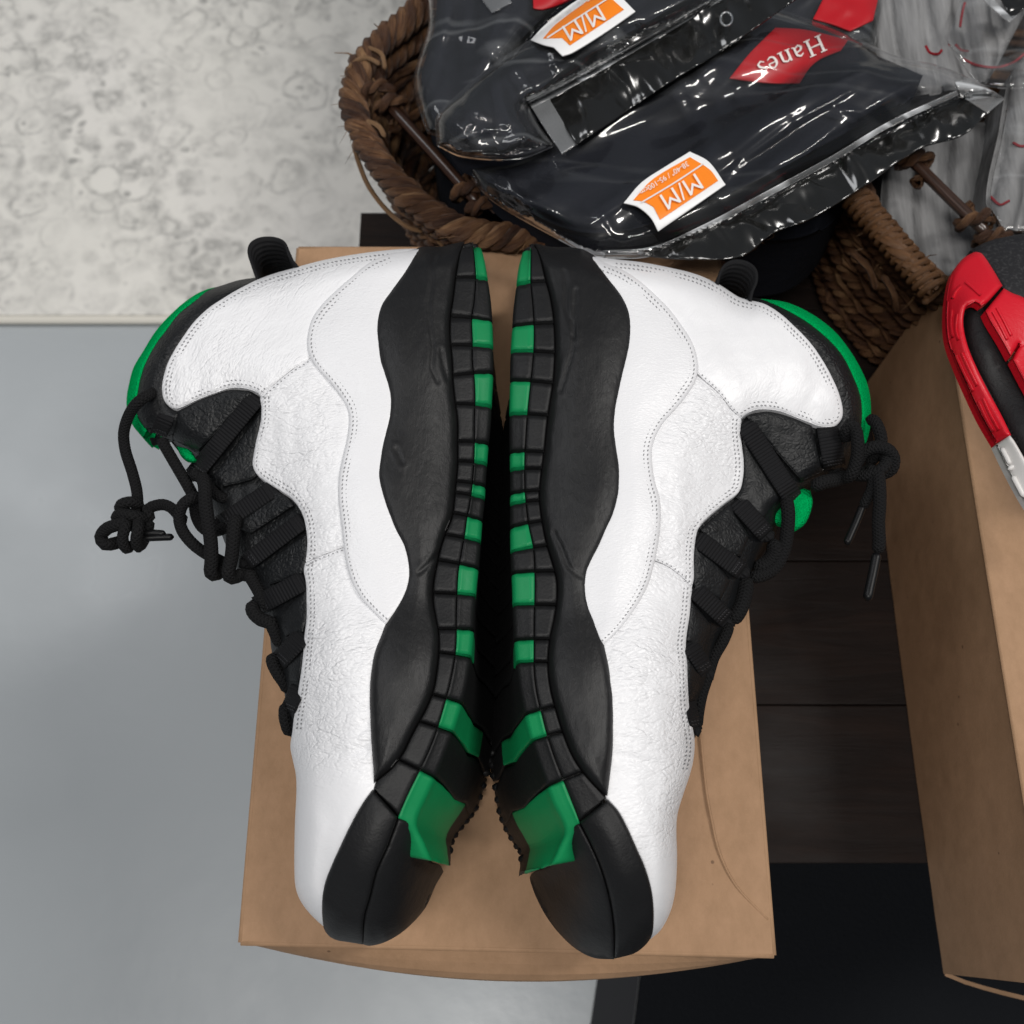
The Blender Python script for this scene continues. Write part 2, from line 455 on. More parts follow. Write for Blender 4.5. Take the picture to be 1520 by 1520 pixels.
# large ogee lattice
ws = t.n('ShaderNodeTexWave', bands_direction='DIAGONAL', wave_profile='SIN'); ws.inputs['Scale'].default_value = 1.6; ws.inputs['Distortion'].default_value = 5; ws.inputs['Detail'].default_value = 2; ws.inputs['Detail Scale'].default_value = 1.4
t.l(co, ws.inputs[0]); lat = t.ramp(ws.outputs['Fac'], [(.40, (0,)*3), (.5, (1,)*3), (.6, (0,)*3)])
fade = t.ramp(t.noise(co, 5.5, 4, .6), [(.34, (.22,)*3), (.58, (1,)*3)])
wear = t.ramp(t.noise(co, 70, 5, .7), [(.35, (.3,)*3), (.6, (1,)*3)])
pat = t.math('MAXIMUM', t.math('MULTIPLY', ringf, .75), t.math('MAXIMUM', t.math('MULTIPLY', dots, .8), t.math('MULTIPLY', lat, .55)))
v3 = t.vor(t.math_v(wc, (3.7, 1.9, 0)), 19); ring3 = t.ramp(v3, [(.30, (0,)*3), (.40, (.8,)*3), (.50, (0,)*3)])
mott = t.ramp(t.noise(wc, 34, 4, .6), [(.45, (0,)*3), (.65, (.6,)*3)])
pat = t.math('MAXIMUM', pat, t.math('MAXIMUM', ring3, mott))
pat = t.math('MULTIPLY', t.math('MULTIPLY', pat, fade), wear)
base = t.mix(t.noise(co, 3, 3), (.76, .745, .68), (.80, .775, .745))
c = t.mix(t.math('MULTIPLY', pat, 1.15, clamp=True), base, (.33, .325, .31))
t.l(c, t.b.inputs['Base Color']); t.l(t.bump(t.noise(co, 500, 3), .5, .002), t.b.inputs['Normal'])
M['rug_edge'] = mat('rug_binding', (.70, .67, .60), .9, .1)
M['mat'] = mat('black_floor_mat', (.006, .007, .009), .85, .15); t = NT(M['mat']); co = t.coord()
t.l(t.bump(t.vor(co, 420), .5, .002), t.b.inputs['Normal'])
M['mat_edge'] = mat('mat_border', (.030, .031, .034), .8, .2)
# wicker
M['wicker'] = mat('brown_seagrass', (.08, .04, .02), .5, .4); t = NT(M['wicker']); co = t.coord((1, 1, 1), 'UV'); ob = t.coord()
n1 = t.noise(t.coord((60, 4, 1), 'UV'), 3, 5, .6, .5); n2 = t.noise(t.coord((42, 1.1, 1), 'UV'), 1, 2); n3 = t.noise(t.coord((40, 30, 1), 'UV'), 2.5, 4)
f = t.math('ADD', t.math('MULTIPLY', n3, .5), t.math('MULTIPLY', n2, .5))
c = t.ramp(f, [(.36, (.022, .010, .007)), (.45, (.065, .028, .015)), (.54, (.17, .080, .036)), (.66, (.44, .26, .13))])
t.l(c, t.b.inputs['Base Color']); t.l(t.bump(n3, 1, .0022), t.b.inputs['Normal'])
M['wicker_light'] = mat('pale_seagrass_strip', (.22, .125, .06), .5, .4); t = NT(M['wicker_light'])
n3 = t.noise(t.coord((30, 40, 1), 'UV'), 3, 4); t.l(t.ramp(n3, [(.35, (.07, .034, .017)), (.6, (.26, .15, .072))]), t.b.inputs['Base Color'])
t.l(t.bump(n3, .7, .001), t.b.inputs['Normal'])
M['wicker_wrap'] = mat('amber_seagrass_wrap', (.1, .05, .02), .5, .4); t = NT(M['wicker_wrap'])
n3 = t.noise(t.coord((30, 40, 1), 'UV'), 3, 4); t.l(t.ramp(n3, [(.35, (.035, .014, .005)), (.65, (.17, .078, .028))]), t.b.inputs['Base Color'])
t.l(t.bump(n3, .7, .001), t.b.inputs['Normal'])
M['rod'] = mat('dark_lacquered_rod', (.028, .013, .009), .28, .5); t = NT(M['rod'])
n3 = t.noise(t.coord((18, 10, 1), 'UV'), 3, 4); t.l(t.ramp(n3, [(.35, (.013, .006, .004)), (.65, (.055, .026, .016))]), t.b.inputs['Base Color'])
# bags
M['shirt'] = mat('dark_navy_jersey', (.0075, .009, .0145), .85, .2); t = NT(M['shirt']); co = t.coord()
t.l(t.bump(t.noise(co, 30, 4), .5, .006, t.bump(t.noise(co, 900, 2), .3, .0006)), t.b.inputs['Normal'])
def film(name, haze, hcol, bumpd, rough=.08):
    m = bpy.data.materials.new(name); m.use_nodes = True; t = NT(m); t.t.nodes.remove(t.b); t.b = None
    out = t.t.nodes['Material Output']
    co = t.coord((1, 4.5, 1), rot=(0, 0, R(-28))); c2 = t.coord((4.4, 1, 1), rot=(0, 0, R(-50)))
    n1 = t.noise(co, 6, 2, .5, .5); n2 = t.noise(c2, 6, 2, .4, .4)
    r1 = t.math('MINIMUM', t.math('ABSOLUTE', t.math('SUBTRACT', n1, .5)), .045); r2 = t.math('MINIMUM', t.math('ABSOLUTE', t.math('SUBTRACT', n2, .52)), .03)
    bm_ = t.bump(r2, .5, bumpd * .5, t.bump(r1, .55, bumpd))
    fr = t.n('ShaderNodeFresnel'); fr.inputs['IOR'].default_value = 1.5; t.l(bm_, fr.inputs['Normal'])
    g = t.n('ShaderNodeBsdfGlossy'); g.inputs['Roughness'].default_value = rough; t.l(bm_, g.inputs['Normal'])
    g2 = t.n('ShaderNodeBsdfGlossy'); g2.inputs['Roughness'].default_value = .38; t.l(bm_, g2.inputs['Normal'])
    mg = t.n('ShaderNodeMixShader'); mg.inputs[0].default_value = .18; t.l(g.outputs[0], mg.inputs[1]); t.l(g2.outputs[0], mg.inputs[2])
    tr = t.n('ShaderNodeBsdfTransparent'); df = t.n('ShaderNodeBsdfDiffuse'); df.inputs['Color'].default_value = (*hcol, 1)
    t.l(bm_, df.inputs['Normal'])
    m1 = t.n('ShaderNodeMixShader'); t.l(tr.outputs[0], m1.inputs[1]); t.l(df.outputs[0], m1.inputs[2])
    hz = t.math('ADD', t.math('MULTIPLY', t.ramp(r1, [(.0, (1,)*3), (.045, (0,)*3)]), haze * 2.2), haze * .5); t.l(hz, m1.inputs[0])
    m2 = t.n('ShaderNodeMixShader'); t.l(t.math('MULTIPLY', fr.outputs[0], 1.2, clamp=True), m2.inputs[0])
    t.l(m1.outputs[0], m2.inputs[1]); t.l(mg.outputs[0], m2.inputs[2]); t.l(m2.outputs[0], out.inputs[0])
    return m
M['film'] = film('clear_poly_film', .030, (.75, .78, .8), .006)
M['film_thin'] = film('clear_taut_film', .008, (.75, .78, .8), .005)
M['film_seal'] = film('sealed_film_strip', .36, (.62, .64, .66), .006, rough=.15)
M['header'] = mat('black_glossy_film', (.008, .008, .0075), .16, .9); t = NT(M['header']); co = t.coord(rot=(0, 0, R(-25)))
r1 = t.math('ABSOLUTE', t.math('SUBTRACT', t.noise(t.coord((1, 2.6, 1), rot=(0, 0, R(-75))), 8, 1, .4, .6), .5))
t.l(t.bump(r1, .8, .012), t.b.inputs['Normal'])
M['red_label'] = mat('red_printed_label', (.40, .006, .012), .45, .4)
M['orange'] = mat('orange_print', (.85, .22, .012), .4, .4)
M['paper'] = mat('white_sticker', (.78, .78, .78), .4, .4)
M['print'] = mat('white_ink', (.75, .72, .70), .5, .3)
M['sock'] = mat('grey_ribbed_sock', (.19, .19, .195), .9, .15); t = NT(M['sock']); co = t.coord((1, .12, 1), rot=(0, 0, R(8)))
n3 = t.noise(co, 190, 3); t.l(t.ramp(n3, [(.3, (.15, .15, .152)), (.7, (.24, .24, .242))]), t.b.inputs['Base Color']); t.l(t.bump(n3, .8, .002), t.b.inputs['Normal'])
M['sock_red'] = mat('red_yarn', (.20, .010, .016), .9, .1)
M['red_rubber'] = mat('red_rubber', (.56, .006, .018), .42, .4); t = NT(M['red_rubber']); t.l(t.bump(t.noise(t.coord(), 500, 3), .2, .0008), t.b.inputs['Normal'])
M['grey_mesh'] = mat('black_speckled_fabric', (.02, .02, .022), .7, .3); t = NT(M['grey_mesh']); n3 = t.noise(t.coord(), 600, 2)
t.l(t.ramp(n3, [(.5, (.012, .012, .014)), (.8, (.045, .045, .047))]), t.b.inputs['Base Color'])
M['white_rubber'] = mat('white_plastic_plate', (.62, .60, .58), .35, .5)
# ---------------------------------------------------------------- the setting
FZ = -.55; TZ = -.13
def sheet(name, pts, z, m, thick=0.0, parent=None):
    n = len(pts); V = [(x, y, z) for x, y in pts]; F = [list(range(n))]
    if thick:
        V += [(x, y, z - thick) for x, y in pts]
        F += [[i, i + n, (i + 1) % n + n, (i + 1) % n] for i in range(n)]
    return mk(name, V, F, m, parent, smooth=False)
fl = sheet('floor', [(-6, -6), (6, -6), (6, 6), (-6, 6)], FZ, M['floor']); tag(fl, kind='structure')
r0 = at(0, 481, FZ + .01); 
rug = empty('rug', (-.6, 1.6, FZ), 'faded cream and grey patterned rug lying on the grey floor behind the boxes', 'rug')
sheet('rug_pile', [(-3, r0.y + .012), (2.5, r0.y + .012), (2.5, 4), (-3, 4)], FZ + .010, M['rug'], .0095, rug)
tube('edge_binding', [(-3, r0.y + .008, FZ + .0055), (-1, r0.y + .008, FZ + .0055), (2.5, r0.y + .008, FZ + .0055)], .0052, M['rug_edge'], rug, px=False, step=.5)
fm = empty('floor_mat', (.5, -.2, FZ), 'flat black floor mat with a charcoal border in front of the dark table', 'floor mat')
a0, a1 = at(889, 1440, FZ + .005), at(877, 1520, FZ + .005); dx = (a0.x - a1.x) / (a0.y - a1.y)
b0, b1 = at(950, 1440, FZ + .005), at(940, 1520, FZ + .005); dxb = (b0.x - b1.x) / (b0.y - b1.y)
ya, yb = .30, -1.2
sheet('mat_border', [(a0.x + (ya-a0.y)*dx, ya), (a0.x + (yb-a0.y)*dx, yb), (b0.x + (yb-b0.y)*dxb, yb), (b0.x + (ya-b0.y)*dxb, ya)][::-1][::-1], FZ + .005, M['mat_edge'], .0045, fm)
sheet('mat_field', [(b0.x + .001 + (ya-b0.y)*dxb, ya), (b0.x + .001 + (yb-b0.y)*dxb, yb), (2.0, yb), (2.0, ya)], FZ + .007, M['mat'], .0065, fm)

# table of dark boards running left to right
tb = empty('wooden_table', (.5, .4, FZ), 'low dark brown plank table standing under both cardboard boxes and the baskets', 'table')
ys = [.006, .098, .190, .283, .374, .455]
random.seed(4)
for i in range(5):
    x0 = -.111 + random.uniform(-.0015, .0015)
    box('plank', x0, 1.15, ys[i] + .0003, ys[i+1] - .0003, TZ - .028, TZ + random.uniform(-.0006, 0), M['wood'], tb, .0008)
for i in range(7):
    box('plank', -.055, 1.15, .456 + i*.095, .4545 + (i+1)*.095, TZ - .028, TZ - .0004, M['wood'], tb, .0018)
box('apron', -.03, 1.12, .05, .066, TZ - .10, TZ - .0285, M['wood'], tb)
for lx, ly in ((-.03, .07), (1.07, .07), (-.03, 1.0), (1.07, 1.0)):
    box('leg', lx, lx + .05, ly, ly + .05, FZ + .0005, TZ - .0285, M['wood'], tb, .002)

# ---------------------------------------------------------------- cardboard boxes
def carton_lid(root, P, mtl, sag=.0015, name='top_panel'):
    """P: four corners (front-left, front-right, back-right, back-left) at z=0; slightly warped board"""
    nx, ny = 24, 34; V = []; F = []
    for j in range(ny + 1):
        for i in range(nx + 1):
            a, b = i / nx, j / ny
            p = (1-b)*((1-a)*P[0] + a*P[1]) + b*((1-a)*P[3] + a*P[2])
            p = Vector(p); e = min(a, 1-a, .12) / .12 * min(b, 1-b, .1) / .1
            p.z += -sag * e + .0008 * noise.noise(Vector((a*4, b*5, 3))) * e
            V.append(tuple(p))
    q = nx + 1
    for j in range(ny):
        for i in range(nx): F.append([j*q+i, j*q+i+1, (j+1)*q+i+1, (j+1)*q+i])
    return mk(name, V, F, mtl, root)
def wall(root, name, top, bot, mtl, n=24, bulge=0, low=0, thick=.0022, out=(0, -1, 0), rows=8, even=0):
    top = tuple(Vector(v) - Vector((0, 0, .0012)) for v in top)
    V = []; F = []
    for s in (0, 1):
        for j in range(rows + 1):
            for i in range(n + 1):
                a, b = i / n, j / rows
                p = Vector(top[0]).lerp(Vector(top[1]), a).lerp(Vector(bot[0]).lerp(Vector(bot[1]), a), b)
                k = bulge * math.sin(math.pi * a) ** .8 * math.sin(math.pi/2 * min(1, even + b * 2.2)) + low * math.sin(math.pi * a) ** .8 * b
                p += Vector(out) * (k - s * thick)
                p.z += .0006 * noise.noise(Vector((a*20, b*3, 9))) * b
                V.append(tuple(p))
    q = n + 1; m = q * (rows + 1)
    for j in range(rows):
        for i in range(n):
            F.append([j*q+i, (j+1)*q+i, (j+1)*q+i+1, j*q+i+1]); F.append([m+j*q+i, m+j*q+i+1, m+(j+1)*q+i+1, m+(j+1)*q+i])
    for i in range(n): F.append([rows*q+i, m+rows*q+i, m+rows*q+i+1, rows*q+i+1]); F.append([i, i+1, m+i+1, m+i])
    for j in range(rows):
        F.append([j*q, m+j*q, m+(j+1)*q, (j+1)*q]); F.append([j*q+n, (j+1)*q+n, m+(j+1)*q+n, m+j*q+n])
    return mk(name, V, F, mtl, root, smooth=False)
bx = empty('cardboard_box', (0, .15, TZ), 'closed brown kraft cardboard box under the pair of white sneakers', 'cardboard box')
c = [at(357, 1399, 0), at(1149, 1418, 0), at(1066, 369, 0), at(443, 368, 0)]
for v in c: v.z = 0
carton_lid(bx, [np.array(v) for v in c], M['card'])
fl_, fr_, br_, bl_ = c
def dn(v, z): return Vector((v.x, v.y, z))
fo = Vector((0, -.001, 0))
fflap = wall(bx, 'front_flap', (fl_ + fo, fr_ + fo), (dn(fl_, -.035), dn(fr_, -.035)), M['card'], bulge=.0125, low=.004, n=40)
wall(bx, 'left_panel', (bl_, fl_), (dn(bl_, TZ+.001), dn(fl_, TZ+.001)), M['card'], out=(-1, 0, 0))
wall(bx, 'right_panel', (fr_, br_), (dn(fr_, TZ+.001), dn(br_, TZ+.001)), M['card'], out=(1, 0, 0))
wall(bx, 'back_panel', (br_, bl_), (dn(br_, TZ+.001), dn(bl_, TZ+.001)), M['card'], out=(0, 1, 0))
wall(bx, 'front_panel', (fl_ + Vector((.003, .004, -.003)), fr_ + Vector((-.003, .004, -.003))), (dn(fl_, TZ+.001) + Vector((.003, .004, 0)), dn(fr_, TZ+.001) + Vector((-.003, .004, 0))), M['card'])
# rounded fold along the lid edges
for a_, b__ in ((fl_, fr_), (fr_, br_), (br_, bl_), (bl_, fl_)):
    tube('folded_edge', [tuple(a_ + Vector((0, 0, -.0012))), tuple((a_+b__)/2 + Vector((0, 0, -.0012))), tuple(b__ + Vector((0, 0, -.0012)))], .0014, M['card'], bx, px=False, step=.02, seg=8)
# crease across the lid by the right shoe
tube('crease', [(1040, 1090, .0), (1048, 1170, -.0002), (1056, 1215, -.0002), (1068, 1265, -.0003), (1093, 1315, -.0003), (1140, 1365, -.0002)], .0006, M['card'], bx, seg=6, step=.003)
# second box
X2 = .2425; Y0, Y1 = -.0525, .3165
b2 = empty('cardboard_box', (X2 + .12, .13, TZ), 'brown cardboard box with a gaping front flap under the red shoe at the right edge', 'cardboard box')
q = [Vector((X2, Y0 + .0055, 0)), Vector((X2 + .25, Y0 + .0055, 0)), Vector((X2 + .25, Y1, 0)), Vector((X2, Y1, 0))]
carton_lid(b2, [np.array(v) for v in q], M['card'], .0012)
wall(b2, 'left_panel', (q[3], q[0]), (dn(q[3], TZ+.001), dn(q[0], TZ+.001) - Vector((0, .0055, 0))), M['card'], out=(-1, 0, 0), bulge=.0015)
wall(b2, 'right_panel', (q[1], q[2]), (dn(q[1], TZ+.001), dn(q[2], TZ+.001)), M['card'], out=(1, 0, 0))
wall(b2, 'back_panel', (q[2], q[3]), (dn(q[2], TZ+.001), dn(q[3], TZ+.001)), M['card'], out=(0, 1, 0))
i0 = Vector((.0, .030, 0))
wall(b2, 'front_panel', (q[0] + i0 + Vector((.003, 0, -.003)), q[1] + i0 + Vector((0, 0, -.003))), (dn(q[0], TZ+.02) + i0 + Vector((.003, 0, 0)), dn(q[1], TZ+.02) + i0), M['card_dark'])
wall(b2, 'front_flap', (dn(q[0], TZ + .0045) - Vector((0, .0065, 0)), dn(q[1], TZ + .0045) - Vector((0, .0065, 0))), (dn(q[0], TZ + .002) - Vector((0, .0065, 0)), dn(q[1], TZ + .002) - Vector((0, .0065, 0))), M['card'], bulge=.021, low=.0005, thick=.0022, even=1)
for a_, b__ in ((q[0], q[1]), (q[2], q[3]), (q[3], q[0])):
    tube('folded_edge', [tuple(a_ + Vector((0, 0, -.0012))), tuple((a_+b__)/2 + Vector((0, 0, -.0012))), tuple(b__ + Vector((0, 0, -.0012)))], .0014, M['card'], b2, px=False, step=.02, seg=8)
# ---------------------------------------------------------------- the pair of sneakers
Lctl = [(640,400,.078),(600,500,.084),(620,700,.084),(630,900,.086),(600,1050,.092),(560,1150,.090),
 (720,400,.074),(715,550,.078),(712,700,.076),(700,850,.082),(675,1000,.089),(635,1130,.090),(595,1213,.088),
 (500,450,.078),(400,440,.070),(300,500,.067),(240,580,.060),(200,600,.053),(500,600,.081),(400,550,.075),
 (450,650,.077),(500,750,.084),(470,850,.078),(400,700,.066),(330,650,.061),(300,730,.056),(370,850,.060),
 (400,950,.058),(500,950,.087),(460,1000,.078),(430,1050,.064),(500,1100,.086),(450,1150,.072),(500,1200,.083),
 (455,1280,.068),(540,1300,.080),(500,1340,.066),(570,1370,.056),(620,1300,.058),(645,1250,.062),(655,1300,.03),(590,1300,.073)]
L = dict(
 ctl=Lctl, s=1,
 top=[(619,369),(590,370),(560,373),(530,377),(500,382),(472,388),(435,398),(398,409),(367,422),(335,440),(311,456),(288,477),(272,498),(259,519),(248,540),(242,561),(240,577),(243,593),(252,604),(262,607),(272,604),(293,594),(319,584),(340,577),(356,576),(372,579),(383,584),(387,588)],
 mid=[(387,588),(388,604),(387,625),(381,651),(376,677),(375,690),(379,701),(390,712),(414,727),(433,740),(444,754),(451,769),(455,790),(456,811),(452,836)],
 low=[(452,836),(451,848),(454,864),(455,890),(455,917),(452,943),(451,959),(448,990),(444,1017),(440,1043),(436,1067),(434,1086),(431,1108),(435,1130),(439,1149),(440,1174),(438,1216),(437,1257),(437,1293),(439,1318),(446,1337),(459,1355),(473,1369),(480,1375)],
 toecap=[(480,1375),(478,1340),(482,1312),(492,1285),(506,1254),(522,1221),(539,1191),(553,1172)],
 wave=[(556,1169),(556,1147),(554,1119),(552,1095),(551,1068),(550,1037),(551,1008),(554,984),(559,963),(566,945),(573,926),(585,903),(596,882),(602,863),(603,847),(601,829),(596,810),(585,787),(573,758),(565,734),(560,708),(561,687),(564,664),(569,643),(575,616),(577,593),(575,579),(569,558),(562,535),(558,511),(556,490),(558,469),(564,450),(577,432),(598,403),(619,369)],
 over=[(614,371),(577,377),(548,390),(522,411),(498,432),(477,453),(464,472),(458,490),(456,508),(459,527),(469,545),(488,566),(504,587),(516,608),(518,629),(514,656),(508,682),(503,708),(502,739),(505,766),(508,792),(510,813),(514,837),(522,863),(535,887),(551,905),(573,926)],
 seam1=[(387,588),(410,568),(435,548),(462,530)], seam2=[(452,837),(480,824),(512,812)],
 sole=[(689,358),(683,374),(677,406),(672,445),(668,472),(668,503),(671,535),(672,564),(675,593),(679,624),(679,656),(679,690),(676,722),(671,766),(662,789),(654,813),(648,839),(643,868),(643,895),(647,918),(651,942),(651,968),(648,997),(643,1024),(633,1050),(619,1076),(609,1095),(597,1119),(580,1141),(558,1160),(554,1170)],
 part=[(700,357),(702,364),(705,393),(706,414),(704,445),(700,472),(701,503),(701,535),(704,564),(705,593),(704,624),(704,656),(703,690),(700,725),(696,753),(693,766),(690,789),(685,818),(680,847),(678,884),(677,916),(677,950),(675,974),(669,1008),(661,1039),(649,1080),(640,1105),(625,1138),(607,1174),(590,1213),(581,1240),(572,1266)],
 outer=[(708,357),(714,362),(719,379),(725,414),(729,445),(731,477),(732,511),(732,551),(730,590),(728,629),(725,656),(721,708),(719,740),(716,766),(714,792),(711,830),(707,870),(704,910),(702,950),(698,985),(692,1020),(684,1050),(673,1085),(664,1110),(650,1145),(634,1180),(618,1221),(629,1250),(640,1278)],
 bounds=[364,411,470,512,553,598,655,684,716,734,765,797,836,880,932,970,1036,1078,1142,1210],
 toeA=[(553,1172),(590,1213),(575,1254),(558,1293),(549,1329),(540,1362),(538,1402),(520,1399),(498,1395),(486,1387),(480,1375),(478,1340),(482,1312),(492,1285),(506,1254),(522,1221),(539,1191)],
 toeB=[(591,1214),(611,1222),(622,1240),(628,1262),(638,1278),(652,1284),(657,1294),(645,1315),(630,1348),(602,1379),(575,1397),(550,1404),(539,1402),(541,1362),(550,1329),(559,1293),(576,1254)],
 heel=[(689,358),(675,361),(654,366),(630,366),(619,369)],
 collar_in=[(383,412),(354,416),(325,425),(306,431),(288,446),(262,467),(246,488),(230,509),(214,538),(206,562),(202,583),(200,600),(202,618),(216,640)],
 collar_out=[(320,426),(300,432),(277,446),(251,469),(230,493),(212,522),(198,546),(191,572),(188,590),(189,612),(198,633),(214,651),(226,644)],
 collar_low=[(232,658),(250,655),(262,640),(262,607)],
 base=[(258,606),(300,588),(356,572),(395,585),(395,700),(455,745),(462,830),(460,900),(455,990),(442,1070),(436,1105),(429,1085),(425,1050),(421,1025),(410,995),(403,965),(398,930),(385,905),(378,885),(370,862),(352,846),(334,806),(322,776),(305,742),(290,712),(284,700),(296,676),(254,654),(244,640)],
 tabs=[[(264,610),(300,592),(340,579),(370,580),(374,586),(296,668),(272,662),(256,654)],
       [(386,610),(386,640),(376,690),(383,704),(372,712),(330,722),(318,705),(345,668)],
       [(398,722),(425,738),(436,750),(372,792),(352,782),(366,752)],
       [(455,792),(457,830),(448,852),(400,868),(392,842),(424,812)],
       [(455,872),(456,915),(450,938),(424,944),(416,925),(424,905)],
       [(450,965),(448,990),(443,1012),(430,1010),(427,985)],
       [(441,1035),(437,1070),(431,1060),(432,1040)]],
 straps=[((252,606),(232,652),26),((382,588),(286,706),27),((410,722),(326,778),26),((450,772),(364,836),26),((454,860),(380,900),30),((452,940),(410,985),29),((443,1020),(425,1060),24)],
 wrk=[[(646,378),(640,398),(641,420),(636,455),(640,490),(643,520),(641,545),(650,566)],[(655,520),(660,545),(664,562)],[(663,812),(650,822),(634,840),(622,850)],[(588,666),(597,686)]],
 gtoe=[(606,1216),(621,1232),(627,1252),(631,1268),(640,1275),(650,1284),(660,1291),(669,1262),(676,1236),(672,1212),(655,1190),(628,1192)],
 gz=[(612,1222,.089),(640,1212,.078),(660,1225,.056),(672,1240,.042),(660,1290,.022),(631,1268,.060),(622,1240,.080),(650,1250,.056)])
def mirr(p): return (1478 - p[0], p[1] + 12)
Rr = dict(
 ctl=[(1478-x, y+12, z) for x, y, z in Lctl], s=-1,
 top=[(884,381),(914,385),(951,389),(993,397),(1033,407),(1067,422),(1097,441),(1116,446),(1137,452),(1158,465),(1179,483),(1200,504),(1216,525),(1229,546),(1239,567),(1247,588),(1251,607),(1250,620),(1242,631),(1232,634),(1216,633),(1200,627),(1179,619),(1158,611),(1137,608),(1121,609),(1108,615),(1100,621)],
 mid=[(1100,621),(1099,636),(1101,659),(1104,686),(1103,709),(1097,730),(1076,747),(1053,766),(1037,784),(1033,797),(1030,824),(1030,858),(1027,872)],
 low=[(1027,872),(1026,884),(1024,911),(1020,937),(1018,958),(1020,984),(1021,1016),(1023,1050),(1027,1074),(1031,1098),(1030,1123),(1024,1150),(1015,1177),(1006,1207),(1004,1232),(1005,1268),(1004,1304),(1001,1331),(994,1356),(981,1380),(966,1394)],
 toecap=[(966,1394),(970,1374),(970,1344),(966,1316),(957,1286),(945,1259),(933,1232),(918,1204),(902,1188)],
 wave=[(900,1183),(904,1150),(908,1111),(909,1080),(909,1039),(906,1013),(902,987),(897,963),(893,945),(885,924),(876,900),(872,876),(872,853),(879,834),(891,811),(904,784),(914,761),(921,734),(922,711),(921,690),(917,664),(914,637),(916,611),(921,585),(927,558),(934,529),(938,506),(939,482),(935,458),(925,437),(909,416),(893,395),(884,381)],
 over=[(886,382),(898,390),(925,401),(948,416),(972,437),(993,458),(1009,479),(1022,498),(1030,514),(1035,532),(1036,551),(1031,569),(1019,587),(1004,606),(985,627),(973,648),(968,666),(968,687),(972,714),(979,739),(981,766),(979,792),(975,818),(971,837),(962,868),(948,895),(930,921),(912,942),(896,957)],
 seam1=[(1100,621),(1087,609),(1066,583),(1034,553)], seam2=[(1027,872),(1014,858),(993,842),(970,832)],
 sole=[(794,361),(802,382),(810,414),(817,440),(822,472),(824,511),(823,545),(821,569),(816,600),(812,629),(808,669),(803,708),(801,739),(806,779),(813,811),(821,837),(827,863),(827,889),(823,918),(817,945),(814,971),(814,995),(818,1024),(826,1055),(836,1087),(851,1123),(869,1150),(888,1171),(900,1184)],
 part=[(786,360),(788,366),(788,393),(788,419),(791,451),(793,487),(792,524),(788,566),(784,603),(781,643),(779,682),(779,716),(781,747),(785,779),(792,813),(794,847),(794,884),(793,924),(793,963),(793,995),(797,1029),(804,1058),(812,1089),(823,1123),(836,1156),(848,1186),(861,1220),(870,1246),(880,1273)],
 outer=[(780,362),(775,370),(769,393),(766,419),(762,451),(760,480),(758,511),(757,551),(756,603),(756,643),(757,700),(757,730),(757,760),(757,790),(758,830),(760,870),(761,910),(763,950),(766,985),(770,1020),(777,1055),(786,1092),(797,1126),(808,1158),(820,1192),(838,1232),(829,1258),(817,1285)],
 bounds=[364,418,478,521,564,612,668,694,727,743,776,811,847,896,947,981,1053,1090,1156,1219],
 toeA=[(902,1187),(861,1220),(879,1256),(894,1292),(906,1335),(912,1377),(913,1423),(942,1415),(958,1403),(967,1390),(970,1374),(970,1344),(966,1316),(957,1286),(945,1259),(933,1232),(918,1204)],
 toeB=[(860,1221),(843,1230),(832,1252),(824,1276),(810,1288),(796,1292),(787,1302),(790,1316),(797,1334),(812,1362),(833,1389),(857,1410),(882,1422),(912,1424),(911,1377),(905,1335),(893,1292),(878,1256)],
 heel=[(794,361),(817,366),(862,369),(884,381)],
 collar_in=[(1097,442),(1110,441),(1132,444),(1163,457),(1200,478),(1232,504),(1253,528),(1268,557),(1279,586),(1282,612),(1280,636),(1275,656)],
 collar_out=[(1125,443),(1168,449),(1205,466),(1237,490),(1258,515),(1276,544),(1289,575),(1293,607),(1291,638),(1281,666),(1258,688)],
 collar_low=[(1262,690),(1240,700),(1215,690),(1210,634)],
 base=[(1240,630),(1190,618),(1130,600),(1092,610),(1092,700),(1060,745),(1025,785),(1020,870),(1010,940),(1012,1020),(1020,1075),(1032,1095),(1036,1085),(1040,1062),(1036,1045),(1048,1018),(1060,990),(1060,975),(1074,947),(1092,926),(1102,898),(1106,872),(1120,858),(1128,830),(1150,798),(1160,765),(1185,742),(1200,728),(1222,712),(1250,700),(1258,660)],
 tabs=[[(1108,618),(1137,611),(1170,618),(1205,632),(1222,700),(1190,714),(1150,668)],
       [(1101,640),(1104,700),(1098,730),(1092,738),(1135,770),(1158,738)],
       [(1040,786),(1084,748),(1112,795),(1100,826),(1068,818)],
       [(1030,806),(1029,862),(1032,875),(1070,890),(1084,862),(1058,828)],
       [(1025,888),(1019,950),(1045,968),(1057,930)],
       [(1019,965),(1022,1040),(1032,1032),(1040,1005)]],
 straps=[((1228,630),(1240,698),34),((1104,626),(1184,750),30),((1092,742),(1140,796),28),((1034,798),(1104,850),27),((1028,872),(1082,922),28),((1021,952),(1052,1000),25),((1024,1042),(1034,1084),18)],
 wrk=[[(838,402),(841,430),(840,455),(851,490),(850,520),(842,548),(832,580)],[(855,430),(853,470),(852,500)],[(822,790),(834,815),(845,842),(862,856)]],
 gtoe=[(860,1218),(838,1236),(832,1258),(822,1282),(808,1290),(796,1288),(783,1304),(774,1280),(770,1250),(774,1226),(792,1202),(830,1200)],
 gz=[(856,1224,.089),(826,1224,.078),(800,1238,.056),(779,1252,.042),(783,1303,.022),(820,1284,.058),(836,1246,.080),(806,1262,.056)])
